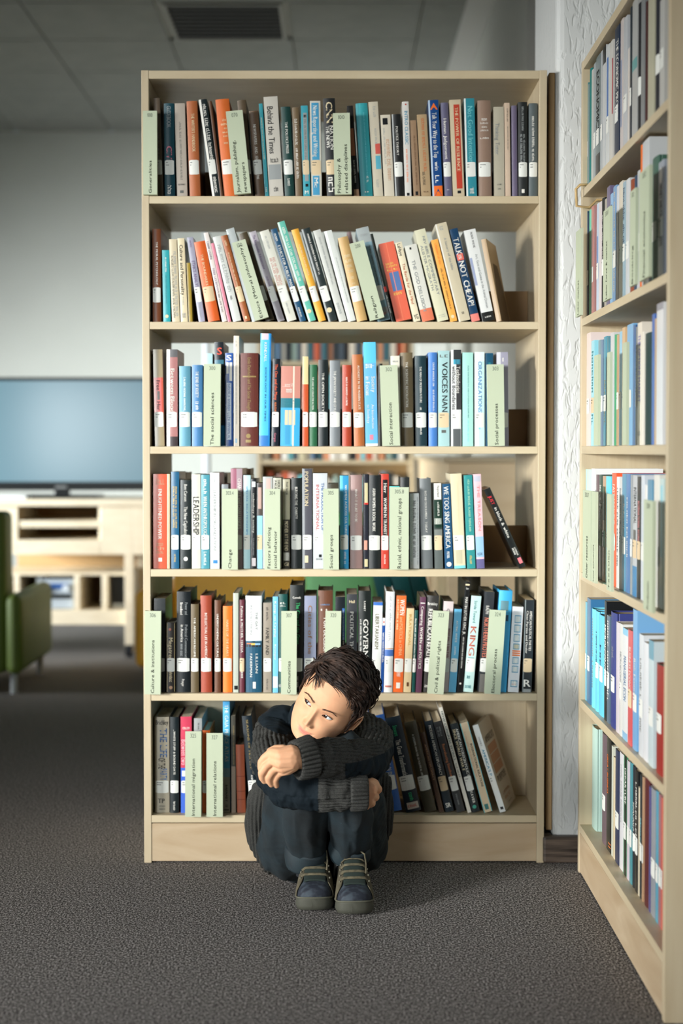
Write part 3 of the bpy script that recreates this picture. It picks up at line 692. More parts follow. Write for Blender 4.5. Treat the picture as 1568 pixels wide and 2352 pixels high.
    5: (1310, 1592, 660, 762, 0.0, '''
L 36 158 307 4 SIGN 306;Culture & institutions~.635;green card sign reading Culture and institutions
L 110 196 212 0 48,52,54 P s;B:0:1:0:.2:k;charcoal glossy book;charcoal glossy book behind the sign
L 203 270 392 0 40,34,28 P s;B:.01:.99:.05:.12:200.180.130|B:.01:.99:.9:.96:200.180.130|O:.1:.4:.15:190.110.90|T:Megatrends:.22:.6:.5:.5:c|G::.7:.85:.5:.35:c|O:.93:.5:.2:f;black tan-edged book;short black book titled Megatrends
L 276 382 160 4 16,24,28 H s;T:Power and:.11:.23:.7:.22:s|T:Broadband:.11:.23:.35:.2:w|T:Political Communication:.33:.7:.7:.2:s|T:in America:.33:.5:.4:.2:w|G::.52:.64:.38:.18:s|T:Praeger:.87:.94:.5:.2:w;wide black book;wide black hardback with worn head
L 386 447 255 0 98,84,58 H s;T:THE AMERICAN REGIME:.15:.6:.5:.25:w;olive book;olive brown bound book
L 461 545 190 -4 156,68,46 H s;T:INTELLECTUAL LIFE IN AMERICA:.18:.65:.5:.24:w;rust book;rust red bound book
L 564 612 225 0 100,64,44 H s;T:UNDERSTANDING CULTURAL:.15:.62:.5:.34:w;chocolate book;narrow chocolate brown book
L 626 697 270 0 244,120,38 H s;T:HABITS OF THE HEART:.16:.58:.5:.25:c;vivid orange book;vivid orange bound book
L 703 744 172 0 186,192,180 P -;B:.93:.97:.2:.9:k;pale sage book;narrow pale sage book
L 751 790 222 0 98,44,56 H c;T:Politics & MOTHER TERESA:.07:.57:.5:.45:w|T:III:.78:.84:.5:.4:w;maroon book;narrow maroon book
L 796 918 192 0 226,230,230 H -;B:.47:1:0:1:28.80.106|B:.465:.48:0:1:120.170.200|B:.49:.5:.08:.35:o|B:.49:.51:.35:.6:y|B:.49:.51:.6:.92:l|B:.505:.53:.05:.95:40.36.34|T:THE GAY:.17:.35:.68:.14:s|T:REVOLUTION:.1:.4:.35:.14:s|T:LILLIAN:.6:.8:.7:.15:w|T:FADERMAN:.6:.84:.35:.15:w|B:.89:.96:.46:.64:w;white and blue thick book;thick white and dark blue book
L 929 993 245 0 154,144,130 P s;G::.05:.2:.5:.3:k|T:FAMILY AND:.28:.58:.5:.4:k|G::.85:.97:.5:.25:k;grey-tan book;grey-tan book with black title
L 1000 1042 198 0 116,190,228 P -;T:Kemp on Crying:.05:.42:.5:.4:w|T:Kroeger:.5:.66:.5:.35:w|B:.83:.95:.05:.95:206.214.222;light blue narrow book;narrow light blue book
L 1043 1112 180 0 20,76,72 H s;J::.08:.1:.5:.6:w|J::.11:.125:.5:.6:w|O:.93:.2:.18:s;bottle green book;bottle green book behind the sign
L 1062 1178 307 2 SIGN 307;Communities~.385;green card sign reading Communities
L 1124 1228 112 6 20,26,26 H s;H:Castells:.105:.125:.5:.6:w|T:The City and the Grass:.16:.55:.6:.3:60.180.110|G::.85:.95:.6:.2:w;black green-title book;tall black book with green title
L 1234 1324 192 4 140,146,170 P s;T:Cities of the:.1:.6:.5:.35:160.120.90;blue-grey book;blue-grey book with brown script
L 1332 1444 152 8 100,62,42 H s;J::.13:.145:.5:.6:90.150.200|G::.18:.2:.5:.6:w|T:FOR DECISION MAKING:.27:.85:.55:.3:w;brown white-title book;brown book with bold white title
L 1470 1545 200 0 24,30,36 P -;B:.12:.45:.7:.95:60.110.180|G::.14:.5:.82:.12:w;black blue-edged book;black book with blue picture strip
L 1384 1502 307 12 SIGN 320;;plain green card sign numbered only, above the boy's hair
R 47 128 180 6 58,60,64 P -;H:Hall:.06:.09:.5:.5:c|T:POLITICAL THEORY:.18:.7:.5:.35:w;graphite book;graphite book with white title
R 137 232 155 5 18,26,24 H -;T:RANNEY:.1:.2:.5:.15:w|T:GOVERNING:.28:.8:.6:.42:w|G::.28:.9:.2:.14:w;black big-title book;black book with very large white title
R 236 306 240 18 220,222,220 P s;B:0:.035:0:1:60.110.190|T:LIBERTARIANISM:.13:.52:.45:.42:100.96.60;white black-title book;white book with blue head band
R 304 330 358 15 34,78,148 P -;B:0:.1:.1:.9:w|B:.04:.07:.3:.7:r|G::.2:.6:.5:.5:w;narrow blue book;narrow blue paperback
R 331 396 160 16 228,230,230 H s;G::.05:.5:.5:.35:s|B:.56:.57:0:1:f|B:.575:.64:0:1:70.110.180|B:.93:.95:.1:.9:190.120.110;tall white book;tall white book with blue band
R 399 474 190 28 228,106,50 P s;T:WOMEN:.04:.2:.65:.5:w|T:and POLITICS in CHINA:.22:.62:.6:.35:236.180.130|G::.04:.35:.2:.2:c|T:MOVEMENT:.78:.84:.5:.4:w|B:.9:.96:.3:.7:w;orange title book;orange book about women and politics
R 477 534 285 26 210,190,150 P s;T:IRRATIONAL:.07:.45:.55:.35:190.150.80|B:.88:.93:.4:.7:u;sand book;sand coloured paperback
R 536 566 300 24 20,78,72 H s;G::.1:.62:.5:.4:w;dark teal narrow book;narrow dark teal book
R 569 613 200 36 94,60,80 P -;B:.06:.07:.1:.9:w|T:Comparing WOMEN and POLITICS:.1:.75:.5:.5:w;aubergine book;aubergine book with white script
R 620 712 188 36 52,50,48 H s;H:Brinkley:.07:.1:.5:.8:w|T:REPUBLICAN REALITY:.14:.7:.35:.35:w|J::.92:.95:.3:.3:w;dark grey book;dark grey book beside the sign
R 658 778 310 44 SIGN 323;Civil & political rights~.625;leaning green card sign reading Civil and political rights
R 742 816 232 40 210,196,196 P s;T:CIVIL:.08:.2:.5:.3:d|G::.3:.7:.7:.3:m;pale pink book;pale pink book behind the sign
R 812 872 290 46 96,168,204 P s;T:ACTING WHITE:.14:.4:.5:.28:w|G::.45:.55:.5:.25:w;denim blue book;denim blue paperback
R 880 920 85 62 18,20,20 P -;B:.02:.035:.1:.9:c|H:Oates:.05:.07:.5:.5:w|T:MARTIN LUTHER KING, JR.:.14:.48:.5:.55:w|G::.5:.78:.5:.3:w|O:.92:.5:.2:w;very tall black book;very tall thin black book
R 925 1001 190 64 192,222,218 P s;T:Stride Toward:.05:.28:.5:.3:t|T:KING:.32:.62:.5:.6:196.110.96|B:.64:.68:.2:.8:90.150.160|J::.82:.86:.4:.3:t|J::.92:.96:.45:.6:t;pale aqua book;pale aqua book with red title
R 1036 1112 160 52 48,52,56 P s;T:RALPH:.14:.22:.4:.35:w|T:NORTHERN PROTEST:.26:.68:.4:.5:215.120.96|B:.82:1:.1:.9:110.108.104;dark photo book;dark book with salmon title
R 1150 1250 150 50 64,172,224 H -;B:.1:.2:.15:.75:90.130.140|B:.24:.3:.6:.8:20.60.90;azure book;azure book behind the sign
R 1086 1205 303 42 SIGN 324;Electoral process~.52;leaning green card sign reading Electoral process
R 1260 1342 272 38 218,220,224 P -;B:.1:.19:.25:.85:90.150.180|B:.11:.18:.3:.8:w|B:.21:.3:.25:.85:90.150.180|B:.22:.29:.3:.8:w|B:.32:.41:.25:.85:90.150.180|B:.33:.4:.3:.8:w|B:.43:.5:.25:.85:90.150.180|B:.44:.49:.3:.8:c|B:.51:.525:.2:.95:o|B:.535:.55:.2:.95:o|B:.56:.575:.2:.95:o|B:.59:.67:.25:.85:90.150.180|B:.6:.66:.3:.8:w|B:.69:.77:.25:.85:90.150.180|B:.7:.76:.3:.8:w|B:.86:.94:.2:.85:90.150.180|B:.87:.93:.27:.8:w|J::.9:.91:.5:.4:o;white squares book;white book with column of blue squares
R 1368 1440 222 22 36,42,46 P c;B:0:1:0:.12:120.128.130|T:AMERICAN POLITICAL PARTIES:.12:.55:.68:.28:w|T:Clean Parties and Dealer:.12:.58:.32:.22:w|H:R:.86:.94:.5:.7:w|B:.965:1:.1:.9:s;black end book;black book at the end of its row
'''),
}
# the lowest compartment, crops with their own scale: (x offset, y offset, scale)
MAIN6L = '''
185 362 300 -4 172,164,146 H s;H:Brichley:.03:.08:.5:.85:k|T:THE LIFE:.12:.42:.62:.5:60.110.170|T:OF THE:.43:.54:.5:.5:k|T:PARTY:.54:.66:.62:.5:60.110.170|H:TP:.85:.9:.45:.45:k|J::.92:.94:.5:.4:d|J::.95:.97:.5:.4:d;stone grey book;stone grey book with blue vertical title
368 476 300 0 18,30,34 H s;T:...WHITE STUFF & BOUND DATE:.13:.6:.5:.24:w|G::.88:.97:.5:.25:w;black hardback;black hardback with italic title
498 632 295 -4 198,62,88 P s;B:.53:1:0:1:60.100.200|J::.1:.13:.5:.6:w|T:Between two:.24:.5:.3:.5:240.180.190|B:.56:.62:.1:.6:w;crimson and blue book;crimson and blue paperback
655 752 315 0 158,162,162 P -;G::.05:.12:.6:.2:k;light grey book;light grey book behind the sign
548 740 472 2 SIGN 325;International migration~.665;green card sign reading International migration
754 850 462 0 206,98,34 H s;;tangerine book;tangerine book between two signs
805 1000 492 0 SIGN 327;International relations~.65;green card sign reading International relations
1006 1090 112 -5 92,182,220 P -;B:0:.05:0:1:70.150.200|B:.68:1:0:1:186.184.170|B:.6:.68:0:1:150.190.205|T:THE GAIA PEACE ATLAS:.03:.54:.55:.55:232.240.240|T:BARNABY:.75:.9:.5:.35:k|J::.92:.95:.5:.4:k|B:.97:.98:.1:.8:k;sky and sand book;very tall sky blue atlas
1106 1160 285 -6 66,64,56 P -;B:.52:1:0:1:140.124.108|G::.1:.5:.6:.25:g;umber book;narrow umber paperback
1174 1278 630 -26 170,90,62 H -;B:.46:.47:0:1:130.60.40|B:.68:.69:0:1:130.60.40|B:.8:.81:0:1:130.60.40;terracotta short book;short terracotta old book
1330 1450 280 -112 22,34,42 H s;T:SEASONS OF HER LIFE:.04:.55:.5:.22:g|T:ANN:.61:.67:.5:.22:w|T:MAN:.8:.87:.5:.22:w|O:.94:.5:.1:g;midnight book;midnight blue book beside the boy's sleeve
'''
MAIN6R = '''
124 206 560 -60 204,172,150 H -;;peach book;peach book behind the boy's hand
235 372 180 -150 42,94,170 H s;G::.05:.12:.5:.3:r|T:SMALL:.15:.24:.8:.3:w|T:GROUPS:.48:.64:.6:.5:200.200.190|T:Shaw:.85:.92:.45:.2:170.50.40;ultramarine book;ultramarine book beside the boy's sleeve
402 532 190 -190 22,38,50 H s;T:Stewart:.09:.2:.5:.3:60.190.130|T:The Great Transformation:.24:.64:.5:.34:w|G::.8:.88:.55:.25:60.190.130|B:.9:.97:.15:.9:200.190.180|J::.92:.95:.5:.6:r;dark navy book;dark navy leaning book with red foot label
554 656 232 -175 60,56,40 H s;T:A SYSTEMS ANALYSIS OF POLITICAL LIFE:.14:.6:.5:.16:w;dark olive book;dark olive leaning book
672 714 325 -160 76,54,40 H -;T:AMERICAN DIPLOMACY:.15:.6:.5:.4:f;umber slim book;slim umber leaning book
724 797 228 -178 18,34,44 H c;T:MODERN AMERICAN DIPLOMACY:.05:.6:.5:.34:w|H:SR:.9:.95:.5:.6:w;ink navy book;ink navy leaning book with cream label
818 888 232 -200 52,54,56 P s;G::.06:.16:.6:.25:s|G::.06:.16:.3:.25:s|T:Reevaluating Eisenhower:.25:.65:.5:.34:226.140.90|G::.8:.92:.5:.2:s;grey-black book;grey-black leaning book with orange title
906 938 120 -240 222,218,206 P -;T:HOW CONGRESS WORKS:.04:.5:.5:.6:80.100.96|G::.53:.66:.5:.5:k;slim white book;slim white book titled How Congress Works
942 1010 250 -186 24,34,38 H s;T:AMERICAN FOREIGN POLICY:.06:.6:.7:.34:w|T:SINCE WORLD WAR II:.06:.52:.3:.34:c|T:XAVIER:.76:.9:.55:.35:w|O:.94:.45:.25:60.150.130;black-green book;black leaning book with two title lines
1040 1112 240 -205 212,192,162 P -;B:0:1:.93:1:90.190.200|B:0:1:0:.08:90.190.200|T:INTERNATIONAL RELATIONS:.24:.72:.66:.26:k|G::.1:.6:.3:.2:f|B:.91:.97:.25:.7:60.120.120;cream aqua book;cream leaning book with aqua edges
1168 1222 272 -235 222,226,224 P s YAW;T:HAMES:.14:.24:.5:.3:s|T:AMERICA'S PU:.28:.62:.5:.45:60.140.170|B:.94:.97:.3:.8:k;white thick book;thick white leaning book turned to show its lettered cover
'''
SETBACK = 0.012
BOOK_NAMES = 'hardback_book', 'paperback_book'


def shelf_z(py, Y=DEPTH):
    return P(780, py, Y).z
# ------------------------------------------------------------------ the wide bookcase
ORD = {1: 'top shelf', 2: 'second shelf', 3: 'third shelf', 4: 'fourth shelf', 5: 'fifth shelf', 6: 'lowest shelf'}
XL = P(324, 160, DEPTH).x
XR = P(1256, 160, DEPTH).x
ZT = P(780, 161, DEPTH).z
SH = {1: shelf_z(450), 2: shelf_z(739), 3: shelf_z(1025.3), 4: shelf_z(1307.6), 5: shelf_z(1593), 6: shelf_z(1873)}
TK = 0.0185
RAILY = 0.215


def bookcase(root, W, D, double):
    """local frame: x across the front, y into the case, z up"""
    def panel(name, x0, x1, y0, y1, z0, z1, m):
        mb = MB()
        mb.box(x0, x1, y0, y1, z0, z1)
        return mb.build(name, m, root, bevel=0.0012, seg=2)
    panel('side_panel', 0, TK, 0, D, 0.0, ZT, WOODV)
    panel('side_panel', W - TK, W, 0, D, 0.0, ZT, WOODV)
    panel('top_panel', TK, W - TK, 0.001, D - 0.001, ZT - 0.021, ZT - 0.0005, WOOD)
    for k in range(1, 7):
        panel('shelf', TK, W - TK, 0.001, D - 0.001, SH[k] - TK, SH[k], WOOD)
    panel('kickboard', TK, W - TK, 0.002, 0.02, 0.004, SH[6] - TK - 0.002, WOODK)
    if double:
        for k in range(1, 6):
            panel('centre_rail', TK, W - TK, RAILY, RAILY + 0.016, SH[k] + 0.001, SH[k] + 0.099, mat((150, 120, 82), 0.5))
        panel('back_panel', TK, W - TK, RAILY, RAILY + 0.016, SH[6], SH[5] - TK, WOODV)
        panel('kickboard', TK, W - TK, D - 0.02, D - 0.002, 0.004, SH[6] - TK - 0.002, WOODK)
    else:
        panel('back_panel', TK, W - TK, D - 0.012, D - 0.002, SH[6] - TK, ZT - 0.021, WOODV)


case = empty('open_bookcase', (XL, DEPTH, 0))
tag(case, 'wide open-backed birch bookcase filled with books, standing on the carpet behind the boy', 'bookcase')
bookcase(case, XR - XL, 0.485, True)


class Row:
    """collects the things of one shelf so that labels can name the neighbours"""
    def __init__(s, where, group):
        s.where, s.group, s.items = where, group, []

    def add(s, o, short, desc, cat):
        s.items.append((o, short, desc, cat))

    def finish(s):
        n = len(s.items)
        for i, (o, short, desc, cat) in enumerate(s.items):
            books = [t[1] for t in s.items]
            if i == 0:
                nb = 'first on the ' + s.where + ', beside the ' + books[1]
            elif i == n - 1:
                nb = 'last on the ' + s.where + ', after the ' + books[i - 1]
            else:
                nb = 'between ' + books[i - 1] + ' and ' + books[i + 1] + ', ' + s.where
            lab = desc + ' ' + nb
            if len(lab.split()) > 16:
                lab = desc + ' beside the ' + (books[i - 1] if i else books[1]) + ', ' + s.where
            if len(lab.split()) > 16:
                lab = desc + ', ' + s.where
            tag(o, lab, cat, s.group if cat == 'book' else 'green card signs on the shelves')


def place_main(k, line, ox, oy, sc, py_shelf, st0, st1, zs, row, setback, seed):
    head, marks, *rest = line.split(';')
    h = head.split()
    x0, x1, top, lean = [float(v) for v in h[:4]]
    px0, px1 = ox + x0 / sc, ox + x1 / sc
    pyt = oy + top / sc
    ln = lean / sc
    if h[4] == 'SIGN':
        Y = DEPTH - 0.0175
        A, B, T = P(px0, py_shelf, Y), P(px1, py_shelf, Y), P(px0 + ln, pyt, Y)
        wd = B.x - A.x
        vh = T.z - zs
        dx = T.x - A.x
        # a vertical line leans a little in the picture by itself
        a = math.atan2(dx, vh)
        wd *= math.cos(a)
        ht = (vh - abs(math.sin(a)) * wd * (1 if a < 0 else 0)) / math.cos(a)
        if a > 0: ht = vh / math.cos(a)
        lines = [(t.split('~')[0], float(t.split('~')[1])) for t in marks.split('|') if t]
        o = make_sign(wd, ht, lines, h[5])
        if a <= 0:
            o.location = (A.x, Y, zs + 0.0005)
            o.rotation_euler = (0, a, 0)
        else:
            o.location = (A.x, Y, zs + 0.0005 + wd * math.sin(a))
            o.rotation_euler = (0, a, 0)
        desc = rest[0]
        row.add(o, 'green sign', desc, 'sign')
        return
    yaw = 'YAW' in h
    col = tuple(int(v) for v in h[4].split(','))
    hard = h[5] == 'H'
    short, desc = rest[0], rest[1]
    rng = random.Random(seed * 7 + 3)
    Y = DEPTH + setback + rng.uniform(0.0, 0.006)
    A, B, T = P(px0, py_shelf, Y), P(px1, py_shelf, Y), P(px0 + ln, pyt, Y)
    rear = 'REAR' in h
    if rear:
        Y = DEPTH + RAILY + 0.03
        A, B, T = P(px0, py_shelf, Y), P(px1, py_shelf, Y), P(px0 + ln, pyt, Y)
    wd = (B.x - A.x) - 0.0006
    vh = T.z - zs
    dx = T.x - A.x
    # stand clear of the neighbour just placed
    if not rear:
        pv = getattr(row, 'prev', None)
        if pv is not None:
            px_, pt_, ph_ = pv
            if A.x < px_ + 0.0004:
                sh_ = min(px_ + 0.0004 - A.x, 0.012)
                A.x += sh_
                wd = max(wd - sh_, 0.006)
            hh = min(vh, ph_)
            need = pt_ - (A.x - px_ - 0.0004) / hh
            if dx / vh < need:
                dx = need * vh
    a = math.atan2(dx, vh)
    wl = wd * math.cos(a)
    if a <= 0:
        ht = (vh - abs(math.sin(a)) * wl) / math.cos(a)
        loc = (A.x, Y, zs + 0.0004)
    else:
        ht = vh / math.cos(a)
        loc = (A.x, Y, zs + 0.0004 + wl * math.sin(a))
        ht = (vh - wl * math.sin(a)) / math.cos(a)
    st = None
    if h[6] in 'sc':
        zz0 = P(px0, oy + st0 / sc, Y).z - zs
        zz1 = P(px0, oy + st1 / sc, Y).z - zs
        st = (max(0.0, 1 - zz0 / (ht * math.cos(a))), 1 - zz1 / (ht * math.cos(a)), STICK if h[6] == 's' else STICKC)
    if not rear:
        row.prev = (A.x + wd, math.tan(a), ht * math.cos(a))
    deep = min(0.19, ht * rng.uniform(0.62, 0.7))
    if deep > RAILY - setback - 0.012:
        deep = RAILY - setback - 0.012
    o = make_book(BOOK_NAMES[0 if hard else 1], wl, ht, deep, col, hard, st, parse_marks(marks), 0.42 if hard else 0.3, 0.0 if hard else 0.25, seed)
    o.location = loc
    o.rotation_euler = (0, a, R(-16) if yaw else 0)
    if yaw:
        o.rotation_mode = 'YXZ'
        # cover lettering on the board that the turned book shows
        mb = MB()
        big = k == 6
        if big:
            rows = [('H', "AMERICA'S", .16, .24, .5, .72, (120, 104, 86)), ('H', 'PURPOSE', .62, .7, .5, .7, (120, 104, 86)), ('J', '', .8, .84, .5, .6, (170, 120, 80)), ('J', '', .86, .9, .5, .5, (170, 120, 80)), ('J', '', .94, .96, .55, .3, (120, 104, 86))]
        else:
            rows = []
        V0, F0 = [], []
        cov = MB()
        cov.quad([(wl + .0003, 0.002, 0), (wl + .0003, deep, 0), (wl + .0003, deep, ht), (wl + .0003, .002, ht)])
        cv = cov.build('front_cover', mat((186, 174, 156) if big else (170, 146, 112), 0.4, 0.2), o)
        pic = MB()
        if big:
            for (z0, z1) in ((.4, .72),):
                pass
            for q in range(3):
                zc = ht * (.7 - .11 * q)
                pic.quad([(wl + .0006, deep * .15, zc - .017), (wl + .0006, deep * .85, zc - .017), (wl + .0006, deep * .85, zc + .006), (wl + .0006, deep * .15, zc + .006)])
            pic.build('cover_stripe', mat((168, 112, 72), 0.4), cv)
        else:
            pic.quad([(wl + .0006, deep * .05, 0.002), (wl + .0006, deep * .95, .002), (wl + .0006, deep * .95, ht * .3), (wl + .0006, deep * .7, ht * .72), (wl + .0006, deep * .25, ht * .72), (wl + .0006, deep * .05, ht * .3)])
            pic.build('cover_picture', mat((84, 66, 44), 0.4), cv)
        for rr in rows:
            tt = put_text(cv, 'cover_title', rr, deep, ht, 0, rng, 0.0, 0.0, 0.02)
            me = tt.data
            for v in me.vertices:
                x, y, z = v.co
                v.co = (wl + 0.0007, x, z)
    row.add(o, short, desc, 'book')


def shelf_rows():
    for k in range(1, 6):
        oy, pys, s0, s1, _, txt = MAIN[k]
        row = Row(ORD[k], 'books on the wide bookcase, ' + ORD[k])
        for i, line in enumerate(t for t in txt.strip().split('\n') if t):
            half, body = line[0], line[2:]
            ox = 320 if half == 'L' else 780
            dl = {1: 16, 2: 0, 3: 4, 4: 4, 5: 4}[k] if half == 'R' else 0
            place_main(k, body, ox, oy, 3.2667, pys, s0 + dl, s1 + dl, SH[k], row, SETBACK, k * 100 + i)
        row.finish()
    row = Row(ORD[6], 'books on the wide bookcase, lowest shelf')
    i = 0
    for line in MAIN6L.strip().split('\n'):
        place_main(6, line, 320, 1590, 5.2267, 1866, 1062, 1212, SH[6], row, 0.022, 600 + i)
        i += 1
    for line in MAIN6R.strip().split('\n'):
        place_main(6, line, 820, 1590, 3.5636, 1866, 696, 815, SH[6], row, 0.022, 600 + i)
        i += 1
    row.finish()


shelf_rows()

# ------------------------------------------------------------------ the bookcase along the side wall
XS = 0.0
_a, _b = P(1326, 2000, 3.6), P(1326, 135, 3.6)
YF = PZ(1326, 2000, 0.0).y
XS = PZ(1326, 2000, 0.0).x
YN = PX(1533, 1035, XS).y
case2 = empty('wall_bookcase', (XS, YF, 0), R(-90))
tag(case2, 'birch bookcase along the side wall, seen edge-on from its near side panel', 'bookcase')
WS = YF - YN
bookcase(case2, WS, 0.31, False)

